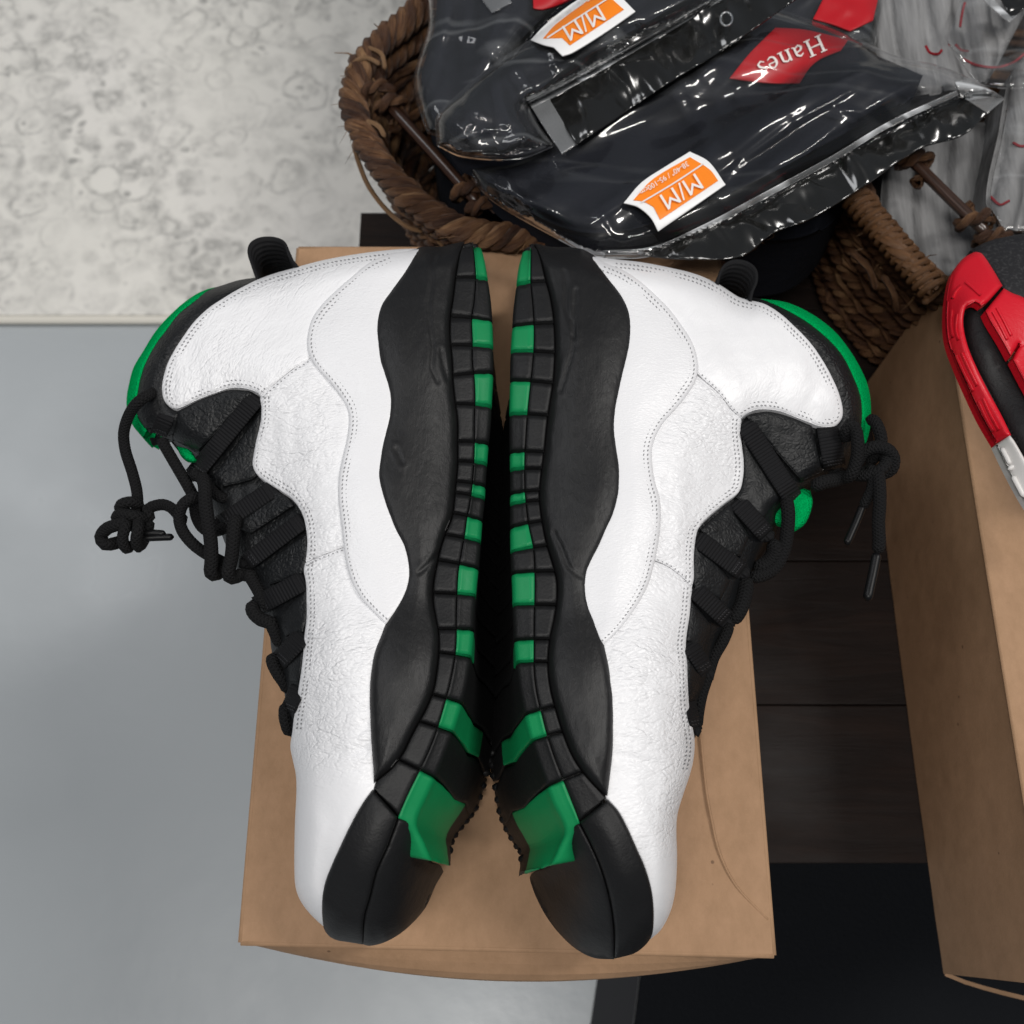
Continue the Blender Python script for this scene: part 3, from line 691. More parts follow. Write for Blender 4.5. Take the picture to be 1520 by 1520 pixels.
def reach(D):
    s = D['s']
    far = 1478/2 + s * 120
    o = [(far, 340)] if False else []
    pts = [(far, D['heel'][0][1] - 2)] + D['heel'][:-1] + D['top'][:8] + D['collar_out'] 
    base = D['base']; k = [i for i in range(len(base))]
    # throat silhouette is the tail of the base outline, walked from the collar to the vamp
    st = 16 if s > 0 else 12
    th = base[st-1:][::-1][1:] if s > 0 else base[st-1:][::-1][1:]
    pts += th
    lw = D['low']; j = next(i for i, p in enumerate(lw) if p[1] > 1100)
    pts += lw[j:]
    t = D['toeA']; a = t.index(min(t, key=lambda p: abs(p[1] - 1410) + (0 if abs(p[1]-1410) < 30 else 99)))
    tip = [p for p in D['toeA'][6:10]][::-1]
    pts += tip
    tb = D['toeB'][6:13][::-1]
    pts += tb[1:]
    pts += [(far, tb[-1][1] - 30)]
    return np.array(pts, float)

def at_y(path, y):
    for i in range(len(path) - 1):
        if (path[i][1] - y) * (path[i+1][1] - y) <= 0 and path[i][1] != path[i+1][1]:
            t = (y - path[i][1]) / (path[i+1][1] - path[i][1]); return path[i] + t * (path[i+1] - path[i])
    return path[0] if y < path[0][1] else path[-1]
def cast(p, n, path):
    """where the line p + t n meets a polyline (nearest)"""
    best = None
    for a, b in zip(path[:-1], path[1:]):
        d = b - a; den = n[0]*d[1] - n[1]*d[0]
        if abs(den) < 1e-9: continue
        w_ = a - p; t = (w_[0]*d[1] - w_[1]*d[0]) / den; u = (w_[0]*n[1] - w_[1]*n[0]) / den
        if -.001 <= u <= 1.001 and t > 0 and (best is None or t < best[0]): best = (t, a + u*d)
    if best is None:
        e = [path[0], path[-1]]; return min(e, key=lambda q_: np.linalg.norm(q_ - p))
    return best[1]

def sneaker(D, label, wt):
    s = D['s']
    root = empty('sneaker', tuple(at(560 if s > 0 else 920, 850, .0)), label, 'sneaker', 'pair of white and black high top sneakers')
    tp = TPS(D['ctl'], 1e-5); out = reach(D)
    D['out'] = out
    def H(P):
        P = np.asarray(P, float)[:, :2]
        d = segdist(P, out); ins = inside(P, out); d = np.where(ins, d, 0)
        t = np.clip(1 - d / 34, 0, 1)
        return np.maximum(tp(P) - .019 * (1 - np.sqrt(np.clip(1 - t*t, 0, 1))), .004)
    D['H'] = H
    puff = lambda P, d: .0016 * np.clip(d / 40, 0, 1) ** .6 * 1.0
    nz = lambda P, f, a, e=3.: np.array([a * noise.noise(Vector((x*f, y*f*.7, e))) for x, y in P])
    # white leather
    top = D['top']; mid = D['mid']; low = D['low']; over = D['over']; s1 = D['seam1']; s2 = D['seam2']
    oi = lambda p: min(range(len(over)), key=lambda i: abs(over[i][0]-p[0]) + abs(over[i][1]-p[1]))
    k1, k2 = oi(s1[-1]), oi(s2[-1])
    inn = lambda pts: [(x + s*9, y) for x, y in pts]
    A = top + s1[1:] + inn(over[1:k1][::-1])
    fold = lambda P, d: nz(P, .035, .0006)
    panel('ankle_panel', A, H, .0014, M['white_ankle'], root, grain=(lambda P: np.full(len(P), 1. if s > 0 else .32)), bev=(7, .0012), thick=.016, extra=lambda P, d: puff(P, d) + nz(P, .03, .0007) + nz(P, .09, .00025), corner=60)
    B = mid + s2[1:] + inn(over[k1:k2+1][::-1]) + s1[1:-1][::-1]
    panel('quarter_panel', B, H, .0013, M['white'], root, bev=(6, .0010), thick=.016, extra=lambda P, d: puff(P, d) + nz(P, .04, .0007) + nz(P, .11, .0002), corner=60)
    wv = D['wave']; iw = [i for i, p in enumerate(wv) if p[1] < 930 + (0 if s > 0 else 35)][0]
    def crease(P, d):
        # flex creases across the vamp
        y = P[:, 1] - (1105 if s > 0 else 1120); x = (P[:, 0] - (500 if s > 0 else 965)) * s
        g = np.exp(-(y / 34) ** 2)
        ph = (y + x * .28 + 7 * np.array([noise.noise(Vector((a*.02, b*.02, 1))) for a, b in P])) / 4.6
        y2 = P[:, 1] - 1000; g2 = np.exp(-(y2 / 110) ** 2)
        ph2 = (y2 + x * .15 * wt + 16 * np.array([noise.noise(Vector((a*.02, b*.03, 5))) for a, b in P])) / 5.2
        return puff(P, d) - .0010 * g * np.clip(d/12, 0, 1) + .00042 * g * np.cos(ph) * np.clip(d / 14, 0, 1) + .00016 * g2 * np.cos(ph2) * np.clip(d/14, 0, 1) + nz(P, .035, .0005)
    wi = [(x + s*(8 if i > 2 else 1), y) for i, (x, y) in enumerate(wv[:iw+1])]
    tc = [(x + s*5, y + 2) for x, y in D['toecap'][:-1]]
    Cc = low + tc[1:] + wi + inn(over[k2+1:][::-1]) + s2[1:][::-1]
    panel('vamp_panel', Cc, H, .0011, M['white'], root, bev=(6, .0010), thick=.016, extra=crease, step=4, corner=60, grain=lambda P: .12 + .88 * np.clip(((1180 if s > 0 else 1290) - P[:, 1]) / 60., 0, 1))
    iw2 = iw
    O = over + [(x + s*8, y) for x, y in wv[iw2+1:]]
    panel('wave_overlay', O, H, .0034, M['white_smooth'], root, bev=(5, .0013), thick=.016, extra=lambda P, d: puff(P, d) * .8 + nz(P, .03, .0004), corner=60)
    # midsole, proud of the leather
    ms = D['heel'] + [(x - s*2, y) for x, y in wv[::-1][1:]] + D['sole'][::-1][1:-1]
    def msx(P, d):
        z_ = .0022 * np.sin(np.pi * np.clip(d / 90, 0, .5)) + nz(P, .012, .0005) + nz(P, .07, .00008)
        for ln in D['wrk']:
            q_ = smooth_path(ln, 6); dd_ = segdist(P, q_, False)
            z_ = z_ - .0006 * np.exp(-(dd_ / 2.6) ** 2) + .00022 * np.exp(-((dd_ - 7) / 4) ** 2)
        return z_
    panel('midsole', ms, H, .0042, M['midsole'], root, step=3.2, bev=(13, .0042), thick=.004, extra=msx, corner=60)
    # thin lip where midsole meets the tread
    # toe cap halves
    panel('toe_bumper', D['toeA'], H, .0050, M['rubber'], root, bev=(5, .0026), thick=.004, extra=lambda P, d: .0006*np.clip(d/30, 0, 1), corner=55, step=4)
    panel('toe_bumper', D['toeB'], H, .0046, M['rubber'], root, bev=(5, .0026), thick=.006, extra=lambda P, d: .0004*np.clip(d/30, 0, 1), corner=55, step=4)
    # outsole blocks
    sole = smooth_path(D['sole'], 4); part = smooth_path(D['part'], 2); outer = smooth_path(D['outer'], 4)
    arc = np.concatenate([[0], np.cumsum(np.linalg.norm(np.diff(part, axis=0), axis=1))])
    T = np.gradient(part, axis=0); T /= np.linalg.norm(T, axis=1)[:, None]
    for _ in range(8): T[1:-1] = (T[:-2] + T[1:-1]*2 + T[2:]) / 4
    T /= np.linalg.norm(T, axis=1)[:, None]
    def s_of(y): i = int(np.argmin(np.abs(part[:, 1] - y))); return arc[i]
    fr = [0, .06, .14, .26, .38, .5, .62, .75, .88, 1.0]
    zig = [0, 1, 4, 8, 15, 12, 9, 18, 24, 22]
    cache = {}; s_end = s_of(D['bounds'][-1]) + 4
    def section(a):
        key = round(a, 1)
        if key in cache: return cache[key]
        a = max(0, min(arc[-1], a)); i = int(np.searchsorted(arc, a)); i = min(i, len(part) - 1)
        p = part[i]; t = T[i]; n = np.array([t[1], -t[0]]) * s
        if n[0] * s < 0: n = -n
        pa = cast(p, -n, sole); po = cast(p, n, outer)
        g = a / arc[-1]
        Q = np.array([pa, p, po]); z = H(Q)
        wA = np.array(at(pa[0], pa[1], z[0] + .0022)); wP = np.array(at(p[0], p[1], z[1] + .0030)); wO = np.array(at(po[0], po[1], z[1] + .0010))
        nn = wO - wP; nn[2] = 0; nn /= np.linalg.norm(nn) + 1e-9
        tilt = float(np.interp(g, [0, .12, .25, .5, .72, .86, .93, 1], [0, .001, .006, .0085, .013, .015, .011, .006] if s > 0 else [0, .001, .006, .0085, .015, .0205, .0195, .015]))
        wB = wO + nn * tilt; wB[2] = .0045
        ovr = min(1, max(0, (a - s_end) / (arc[-1] - s_end)))
        wB = wB * (1 - ovr * .8) + (wO + nn * (.004 if s > 0 else .011) - np.array([0, 0, .024])) * ovr * .8
        ov = max(0, (a - s_end) / (arc[-1] - s_end))
        wP[2] -= .014 * min(1, ov * 4); wO[2] -= .007 * ov
        cache[key] = (wA, wP, wO, wB, nn, g); return cache[key]
    def inner_pts(a, dep):
        wA, wP, wO, wB, nn, g = section(a)
        up = np.array([0, 0, 1.])
        L_ = [(wA - up*.006, 1), (wA - up*.0012, 1), (wA + nn*.0008, 1), (wA*.75 + wP*.25, 1), ((wA+wP)/2 + up*.0002, 1), (wA*.2 + wP*.8, 1), (wP - nn*.0004, 1), (wP - nn*.00015 - up*.0012, 1)]
        return [p - up*dep*k for p, k in L_]
    def outer_pts(a, dep, gscale):
        wA, wP, wO, wB, nn, g = section(a); up = np.array([0, 0, 1.]); r = .0042
        P_ = [(wP + nn*.00015 - up*.0012, up), (wP + nn*.0004, up), ((wP+wO)/2 - nn*r*.5 + up*.0003, up), (wO - nn*r, up), (wO - nn*r*.45 - up*r*.12, (up+nn*.5)), (wO - nn*r*.1 - up*r*.5, (up*.6+nn)), (wO - up*r*1.2, nn)]
        res = [p - d_*dep for p, d_ in P_]
        z0 = gscale
        for f, zg in zip(fr[1:], zig[1:]):
            wA2, wP2, wO2, wB2, nn2, g2 = section(a + zg * z0)
            top_ = wO2 - up*r*1.2
            q_ = top_ + (wB2 - top_) * f
            bul = nn2 * (-.0045 + .007 * np.clip((g2 - .6) / .25, 0, 1)) * math.sin(math.pi * f)
            res.append(q_ + bul - nn2*dep)
        return res
    def sweep(name, a0, a1, fn, m, gap=1.6, depth=.0045, split=0):
        rows = []; ds = []
        a0 += gap; a1 -= gap; e = 2.0
        ss = [a0, a0, a0 + e*.4, a0 + e] ; dd = [depth, .0009, .0003, 0]
        k = max(1, int((a1 - a0) / 5))
        for i in range(1, k): ss.append(a0 + e + (a1 - a0 - 2*e) * i / k); dd.append(0)
        ss += [a1 - e, a1 - e*.4, a1, a1]; dd += [0, .0003, .0009, depth]
        for x, y in zip(ss, dd): rows.append(fn(x, y))
        V = np.array(rows); n, q_ = V.shape[:2]; F = []
        for i in range(n - 1):
            for j in range(q_ - 1): F.append([i*q_+j, i*q_+j+1, (i+1)*q_+j+1, (i+1)*q_+j])
        V = V.reshape(-1, 3)
        mfc = F[(n//2)*(q_-1) + 2]; a, b, c_ = V[mfc[0]], V[mfc[1]], V[mfc[2]]
        if np.cross(b-a, c_-a)[2] < 0: F = [f[::-1] for f in F]
        o_ = mk(name, V, F, m, root)
        if split:  # lower face blackened as painted shade of the gap; black tread at the toe
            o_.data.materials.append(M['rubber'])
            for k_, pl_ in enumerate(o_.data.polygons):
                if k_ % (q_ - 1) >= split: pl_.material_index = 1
        return o_
    bs = [s_of(y) for y in D['bounds']]; bs[0] = 5; bo = bs[:-1] + [arc[-1]]
    gs = lambda a: (.15 + .9 * max(0, min(1, (a / arc[-1] - .5) / .35))) * (.55 if a > arc[-1] - 140 else 1)
    # groove floor behind the blocks
    def gr_i(a, d): return [p - np.array([0, 0, .0032]) for p in inner_pts(a, d)]
    sweep('outsole_base', 0, arc[-1], lambda a, d: gr_i(a, d)[1:-1] + outer_pts(a, d + .0032, 0)[1:], M['rubber'], gap=0)
    sweep('tread_block', 0, bs[0], inner_pts, M['rubber'], gap=.6); sweep('tread_block', 0, bs[0], lambda a, d: outer_pts(a, d, .2), M['rubber'], gap=.6)
    for i in range(len(bs) - 1):
        sweep('tread_block', bs[i], bs[i+1], inner_pts, M['rubber'])
        g_ = gs(bs[i])
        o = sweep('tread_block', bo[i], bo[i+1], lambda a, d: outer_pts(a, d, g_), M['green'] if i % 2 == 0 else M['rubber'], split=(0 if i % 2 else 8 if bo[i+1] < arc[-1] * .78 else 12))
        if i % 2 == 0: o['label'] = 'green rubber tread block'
    # small lugs that stand out along the far edge of the tread
    a_ = arc[-1] * .70
    while a_ < arc[-1] * .965:
        wA, wP, wO, wB, nn, g = section(a_)
        dn_ = wO - wB; dn_ /= np.linalg.norm(dn_)
        p0 = wB + dn_ * .006 - nn * .002; p1 = wB + dn_ * .002 + nn * .0004
        p0[2] = max(p0[2], .004); p1[2] = max(p1[2], .0035)
        tube('tread_lug', [tuple(p0), tuple((p0 + p1) / 2 + nn * .0006), tuple(p1)], .0019, M['rubber'], root, px=False, taper=1, seg=7, step=.0006)
        a_ += random.uniform(13, 19)
    # black and green collar
    cin, cout, clow = D['collar_in'], D['collar_out'], D['collar_low']
    t_ = top[7 if s > 0 else 6:20 if s > 0 else 20]
    blk = cin + clow[:-1] + [(x, y) for x, y in t_[::-1]]
    blk = cin + clow[:-1] + [(x + s*7, y + 4) for x, y in t_[::-1]]
    panel('collar_padding', blk, H, .0005, M['black_leather'], root, bev=(12, .0035), extra=lambda P, d: .0015*np.clip(d/25, 0, 1), corner=70, step=4)
    mid_ = []
    ci = smooth_path(cin[3 if s > 0 else 2:], 4); co_ = smooth_path(cout, 4)
    lin = [tuple(p) for p in co_] + [tuple(p + np.array([s*3, 0])) for p in ci[::-1]]
    panel('collar_lining', lin[::3], H, .0012, M['green_cloth'], root, bev=(7, .0035), thick=.012, corner=70, step=3)
    # lining of the opening, turned inwards and hidden from above
    ring = []
    for p in co_[::4]:
        z = float(H(np.array([p]))[0]); ring.append((p, z))
    V = []; F = []
    for p, z in ring:
        w_ = np.array(at(p[0], p[1], z)); 
        for k, (zz, ins) in enumerate(((z, .001), (z*.75+.01, .004), (.048, .010), (.036, .010), (.026, .004), (.018, .001))):
            V.append((w_[0] + s*ins, w_[1] - ins*.3, zz - .001))
    for i in range(len(ring) - 1):
        for k in range(5): F.append([i*6+k, i*6+k+1, (i+1)*6+k+1, (i+1)*6+k])
    mk('inner_lining', V, F, M['green_cloth'], root)
    # black throat
    panel('tongue', D['base'], H, -.0030, M['black_leather'], root, bev=(7, .003), thick=.02, corner=60, extra=lambda P, d: nz(P, .05, .0012))
    for tpoly in D['tabs']:
        o = panel('lace_stay', tpoly, H, .0008, M['black_leather'], root, bev=(6, .0015), thick=.003, corner=45, step=4, extra=lambda P, d: .0008*np.clip(d/15, 0, 1) + nz(P, .06, .0005))
    for a, b, w_ in D['straps']:
        m_ = ((a[0]+b[0])/2, (a[1]+b[1])/2)
        ribbon('lace_loop', [a, m_, b], w_, H, .0024, M['webbing'], root, curl=.004)
        dv = np.array(b, float) - np.array(a, float); dv /= np.linalg.norm(dv); nv = np.array([-dv[1], dv[0]])
        c0 = np.array(b) + dv * 1 - nv * w_ * .36; c1 = np.array(b) + dv * 1 + nv * w_ * .36
        zb = float(H(np.array([b], float))[0]) - .003
        tube('loop_fold', [(c0[0], c0[1], zb), ((c0[0]+c1[0])/2, (c0[1]+c1[1])/2, zb), (c1[0], c1[1], zb)], .0036, M['webbing'], root, taper=1)
    # bar tacks at the loops
    tk = []
    for a, b, w_ in D['straps']:
        a = np.array(a, float); b = np.array(b, float); dv = (b - a) / np.linalg.norm(b - a); nv = np.array([-dv[1], dv[0]])
        for q_ in (-14, -9): c_ = b + dv * q_; tk.append(([tuple(c_ - nv*w_*.4), tuple(c_), tuple(c_ + nv*w_*.4)], 0))
    stitches('bar_tacks', tk, H, .0029, M['thread_black'], root, pitch=4, dash=3, wd=1.6)
    # far side of the shoe, resting on the box
    under = list(map(tuple, out[1:-1])); so = D['outer'][::-1]
    under = [p for p in D['heel'][1:]] + [tuple(p) for p in out[len(D['heel']) + 1:-1]] + [(p[0] - s*6, p[1]) for p in so if p[1] < 1215]
    ua = smooth_path(under, 14, True); tn_ = np.roll(ua, -1, 0) - np.roll(ua, 1, 0); tn_ /= np.linalg.norm(tn_, axis=1)[:, None] + 1e-9
    ar = np.sum(ua[:, 0]*np.roll(ua[:, 1], -1) - np.roll(ua[:, 0], -1)*ua[:, 1]); ins_ = ua + np.stack([-tn_[:, 1], tn_[:, 0]], 1) * np.sign(ar) * 13
    keep = (segdist(ins_, ua) > 11) & inside(ins_, ua); under = [tuple(p) for p in ins_[keep]]
    HB = lambda P: np.minimum(np.maximum(.0975 - H(P), .0035), H(P) - .001)
    panel('far_side_panel', under, HB, -.0012, M['white'], root, step=9, thick=-.0006, flip=True, corner=60, bev=(4, .0))
    # stitching
    ed = lambda pts: pts
    sg = s
    edge1 = top[1:]; edge2 = mid; edge3 = low[:12]
    st = []
    for e in (edge1, edge2, edge3):
        for d_ in (6, 11.5): st.append((e, -d_ * sg))
    stitches('seam_stitching', st[:4] + st[4:6], lambda P: H(P) + .0016*np.clip(6/40, 0, 1)**.6, .0015, M['thread'], root)
    stitches('overlay_stitching', [(over[1:], -6*sg), (over[1:-1], -12*sg)], lambda P: H(P) + .0013*np.clip(8/40, 0, 1)**.6, .0034, M['thread'], root)
    stitches('panel_seam', [(s1, 3), (s2, 3)], H, .0020, M['thread'], root, pitch=7, dash=2.2)
    return root
left = sneaker(L, 'left white high top sneaker with green tread, its knotted lace hanging over the box edge', 1)
right = sneaker(Rr, 'right white high top sneaker with green tread, two lace tips dangling between the boxes', 2.2)

# pull tabs at the heels
def pull_tab(pts, root, z0, z1, lean):
    P = smooth_path(pts, 3); V = []; F = []; UV = []
    Ls = np.concatenate([[0], np.cumsum(np.linalg.norm(np.diff(P, axis=0), axis=1))]) * .0003
    for i, p in enumerate(P):
        for k, (zz, th) in enumerate(((z1, 0), ((z0+z1)/2, 0), (z0, 0))):
            q_ = at(p[0], p[1], z1); V.append((q_.x + lean[0]*k, q_.y + lean[1]*k, zz)); UV.append((k*.006, Ls[i]))
    n = len(P)
    for i in range(n - 1):
        for k in range(2): F.append([i*3+k, i*3+k+1, (i+1)*3+k+1, (i+1)*3+k])
    o = mk('pull_tab', V, F, M['webbing'], root, uvs=UV)
    sm = o.modifiers.new('solid', 'SOLIDIFY'); sm.thickness = .0013
pull_tab([(383,412),(376,392),(371,374),(374,362),(387,355),(408,355),(421,362),(427,380),(440,397)], left, .030, .058, (.001, -.001))
pull_tab([(1066,428),(1070,408),(1078,394),(1092,388),(1109,391),(1120,401),(1121,417),(1115,432),(1112,446)], right, .030, .058, (-.001, -.001))

# laces
lr = .0027
def lace(pts, root, r=lr, m='lace', name='lace'): return tube(name, pts, r, M[m], root, seg=10, taper=1, step=.0016)
lace([(232,580,.056),(220,587,.062),(206,596,.064),(193,613,.060),(184,640,.055),(186,668,.052),(196,700,.050),(203,728,.049),(204,750,.049),(200,770,.048)], left)
# knot
lace([(213,750,.049),(196,745,.054),(180,749,.054),(180,758,.050),(198,764,.047),(216,768,.049),(222,760,.044)], left)
lace([(221,772,.049),(200,766,.055),(178,763,.054),(174,772,.049),(192,780,.046),(214,782,.049)], left)
lace([(205,760,.050),(182,776,.054),(160,784,.052),(150,796,.049),(156,808,.048),(172,806,.046),(184,800,.046)], left, .0030)
lace([(190,768,.050),(186,782,.055),(182,800,.054),(188,814,.050),(197,806,.046)], left)
lace([(206,766,.050),(205,785,.056),(202,802,.054),(206,812,.050),(214,800,.048),(220,782,.049),(222,770,.050)], left)
lace([(210,772,.048),(222,768,.050),(218,756,.050),(226,752,.050),(242,749,.050),(256,755,.051),(268,768,.052),(276,776,.052)], left)
tube('aglet', [(205,792,.050),(225,791,.050),(246,792,.050)], .0016, M['aglet'], left, step=.0008, taper=1)
tube('aglet', [(205,799,.049),(230,798,.049),(258,797,.049)], .0017, M['aglet'], left, step=.0008, taper=1)
lace([(238,650,.056),(248,668,.055),(262,692,.054),(276,716,.053),(290,742,.052),(300,760,.050)], left)
lace([(300,735,.058),(284,740,.060),(271,750,.060),(266,768,.058),(271,788,.056),(286,807,.055),(306,822,.054),(326,832,.053),(345,842,.052)], left)
lace([(300,705,.060),(304,722,.064),(305,746,.065),(309,775,.064),(313,805,.062),(314,832,.060),(313,850,.058),(322,852,.054),(336,838,.052)], left, .0031)
lace([(352,765,.062),(348,780,.064),(346,800,.064),(344,825,.062),(339,850,.060),(345,858,.056),(362,852,.054),(372,862,.054)], left, .0031)
lace([(288,742,.052),(292,768,.050),(304,786,.049),(322,788,.050),(340,782,.052),(352,790,.053),(366,802,.054)], left)
lace([(282,700,.056),(300,712,.055),(322,735,.055),(338,742,.055)], left)
lace([(366,845,.056),(380,868,.055),(392,890,.056),(398,905,.056)], left, .0032)
lace([(374,892,.055),(376,908,.056),(388,920,.056),(402,925,.056),(412,945,.055),(418,960,.055)], left, .0032)
lace([(404,970,.054),(406,985,.055),(415,1002,.055),(424,1015,.054),(428,1030,.053)], left, .0030)
lace([(424,1042,.054),(423,1062,.054),(427,1080,.052),(432,1092,.050)], left, .0028)

lace([(1256,655,.055),(1256,638,.062),(1260,630,.064),(1268,634,.064),(1273,655,.063),(1272,680,.060),(1264,704,.056),(1252,712,.050)], right, .0030)
lace([(1285,622,.050),(1296,624,.052),(1304,636,.054),(1308,656,.053),(1300,676,.050),(1286,690,.048)], right, .0030)
lace([(1270,692,.052),(1280,672,.056),(1298,664,.058),(1316,667,.058),(1326,680,.056),(1323,696,.053),(1306,703,.050),(1288,699,.050),(1276,710,.048)], right, .0032)
lace([(1262,704,.050),(1284,706,.054),(1304,700,.057),(1316,686,.056),(1308,676,.052),(1290,680,.050)], right, .0030)
lace([(1290,690,.055),(1296,705,.056),(1295,722,.055),(1288,740,.053),(1279,755,.051)], right, .0026)
lace([(1302,695,.056),(1305,715,.058),(1306,745,.057),(1304,775,.055),(1305,805,.053),(1302,822,.052)], right, .0030)
tube('aglet', [(1281,750,.051),(1271,775,.050),(1256,809,.049)], .0019, M['aglet'], right, step=.0008, taper=1)
tube('aglet', [(1302,820,.052),(1296,850,.051),(1287,892,.050)], .0023, M['aglet'], right, step=.0008, taper=1)
lace([(1262,705,.050),(1242,712,.050),(1222,716,.052),(1204,724,.052)], right, .0034)
lace([(1166,735,.054),(1170,760,.054),(1169,785,.052),(1164,815,.050),(1150,842,.049),(1130,854,.050),(1112,858,.051)], right, .0032)
lace([(1148,800,.052),(1150,820,.050),(1140,836,.049),(1120,846,.050)], right, .0040)
lace([(1108,855,.053),(1106,880,.053),(1098,905,.053),(1084,925,.053)], right, .0036)
lace([(1084,925,.053),(1074,950,.053),(1060,975,.052),(1052,1000,.052),(1042,1030,.051),(1036,1062,.051),(1035,1082,.050)], right, .0026)
# green tongue showing between the loops
panel('tongue_lining', [(1139,771),(1150,752),(1160,743),(1188,725),(1203,728),(1206,748),(1196,776),(1180,788),(1165,783),(1150,776)], lambda P: np.full(len(P), .048), 0, M['green_cloth'], right, step=4, bev=(10, .004))
panel('tongue_lining', [(262,662),(282,668),(292,684),(278,684),(268,676)], lambda P: np.full(len(P), .046), 0, M['green_cloth'], left, step=4, bev=(5, .002))
# ---------------------------------------------------------------- baskets
def rope(name, W, rad, strands, pitch, m, parent, closed=False, seg=7, jitter=.42):
    """a twisted cord of several strands around the world path W"""
    P = smooth3(np.array(W, float), pitch / 9, closed); n = len(P)
    T = np.gradient(P, axis=0); T /= np.linalg.norm(T, axis=1)[:, None] + 1e-12
    up = np.array([0, 0, 1.]); N = np.cross(T, up); N /= np.linalg.norm(N, axis=1)[:, None] + 1e-9; B = np.cross(N, T)
    Ls = np.concatenate([[0], np.cumsum(np.linalg.norm(np.diff(P, axis=0), axis=1))])
    V = []; F = []; UV = []
    sr = rad * {2: .52, 3: .47, 4: .42}.get(strands, .42)
    for k in range(strands):
        ph = 2*math.pi*(Ls / pitch + k / strands)
        rr = rad - sr
        Cn = P + (np.cos(ph)[:, None]*N + np.sin(ph)[:, None]*B) * rr
        TT = np.gradient(Cn, axis=0); TT /= np.linalg.norm(TT, axis=1)[:, None] + 1e-12
        A1 = np.cross(TT, up); A1 /= np.linalg.norm(A1, axis=1)[:, None] + 1e-9; A2 = np.cross(A1, TT)
        b0 = len(V)
        for i in range(n):
            r = sr * (1 + jitter * noise.noise(Vector((Ls[i]*90, k*3.1, rad*999))))
            for j in range(seg + 1):
                a = 2*math.pi*j/seg
                V.append(Cn[i] + r*(math.cos(a)*A1[i] + math.sin(a)*A2[i])); UV.append((Ls[i] + k*.37, j/seg))
        q_ = seg + 1
        for i in range(n - 1):
            for j in range(seg): F.append([b0+i*q_+j, b0+i*q_+j+1, b0+(i+1)*q_+j+1, b0+(i+1)*q_+j])
    return mk(name, V, F, m, parent, uvs=UV)
def basket(label, rimpx, z, rows, root_at, rodpts, thick, lighter=False):
    root = empty('wicker_basket', root_at, label, 'basket', 'woven baskets behind the boxes')
    W = np.array([tuple(at(x, y, z)) for x, y in rimpx])
    cen = W.mean(0)
    rope('braided_rim', W, thick, 4, .030, M['wicker'], root, closed=True)
    for r in range(1, rows):
        f = 1 - .026 * r
        ring = cen + (W - cen) * f; ring[:, 2] = z - r * thick * 1.55 - .001
        ring += np.array([[.0015*noise.noise(Vector((i*1.7, r*2.3, 0))), .0015*noise.noise(Vector((i*1.3, r*1.9, 4))), 0] for i in range(len(ring))])
        rope('woven_coil', ring, thick * .82, 3, .020 if r % 2 else -.017, M['wicker'], root, closed=True, seg=6)
    ring = cen + (W - cen) * (1 - .026*rows)
    bot = [(p[0], p[1]) for p in ring]
    tube('handle_rod', rodpts, .0034, M['rod'], root, taper=1, step=.006)
    for e in (0, -1):
        c_ = Vector(at(*rodpts[e])); d_ = (Vector(at(*rodpts[1 if e == 0 else -2])) - c_).normalized()
        sd = d_.cross(Vector((0, 0, 1)))
        lp = [tuple(c_ - d_*.006 + sd*math.cos(a)*.0065 + Vector((0, 0, 1))*math.sin(a)*.0065 + d_*.0022*a) for a in np.linspace(0, 4*math.pi, 17)]
        rope('handle_binding', lp, .0042, 2, .016, M['wicker'], root)
    return root, bot
rim1 = [(700,-75),(645,-5),(606,30),(566,62),(534,104),(524,150),(543,208),(580,262),(632,312),(700,345),(800,352),(920,352),(1020,350),(1120,322),(1215,268),(1262,120),(1240,-20),(1160,-110),(950,-140)]
bk1, bot1 = basket('brown woven basket with dark rod handle, full of packaged black shirts', rim1, .012, 11, (.08, .45, TZ), [(565,142,.014),(640,224,.014),(714,307,.014)], .0088)
rim2 = [(1245,140),(1262,250),(1292,318),(1336,372),(1392,425),(1450,440),(1560,420),(1700,360),(1750,150),(1640,-60),(1420,-90),(1280,20)]
bk2, bot2 = basket('brown woven basket holding packs of grey socks at the top right corner', rim2, .002, 10, (.36, .42, TZ), [(1338,222,.016),(1402,286,.016),(1470,352,.016)], .0085)
for bk, bot in ((bk1, bot1), (bk2, bot2)):
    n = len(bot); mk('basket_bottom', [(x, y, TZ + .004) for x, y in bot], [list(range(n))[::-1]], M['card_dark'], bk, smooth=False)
def fibre_ends(root, W, n, rad):
    V = []; F = []; rnd = random.Random(8)
    P = smooth3(np.array(W, float), .004, True)
    for _ in range(n):
        p = P[rnd.randrange(len(P))]; a = rnd.uniform(0, 6.28)
        d = np.array([math.cos(a), math.sin(a), rnd.uniform(.0, .6)]); s0 = p + d * rad * .8; L_ = rnd.uniform(.002, .007)
        b = np.array([rnd.gauss(0, 1), rnd.gauss(0, 1), rnd.gauss(0, .5)]) * .5; r = rnd.uniform(.00025, .0006)
        pts = [s0, s0 + (d + b) * L_ * .5, s0 + (d + b * 2) * L_]
        k = len(V)
        for i, q_ in enumerate(pts):
            for j in range(3):
                an = 2.094 * j; V.append(q_ + r * (1 - i * .35) * np.array([math.cos(an), math.sin(an), math.sin(an + 1)]))
        for i in range(2):
            for j in range(3): F.append([k+i*3+j, k+i*3+(j+1) % 3, k+(i+1)*3+(j+1) % 3, k+(i+1)*3+j])
    o = mk('fibre_ends', V, F, M['wicker_light'], root); o['kind'] = 'stuff'
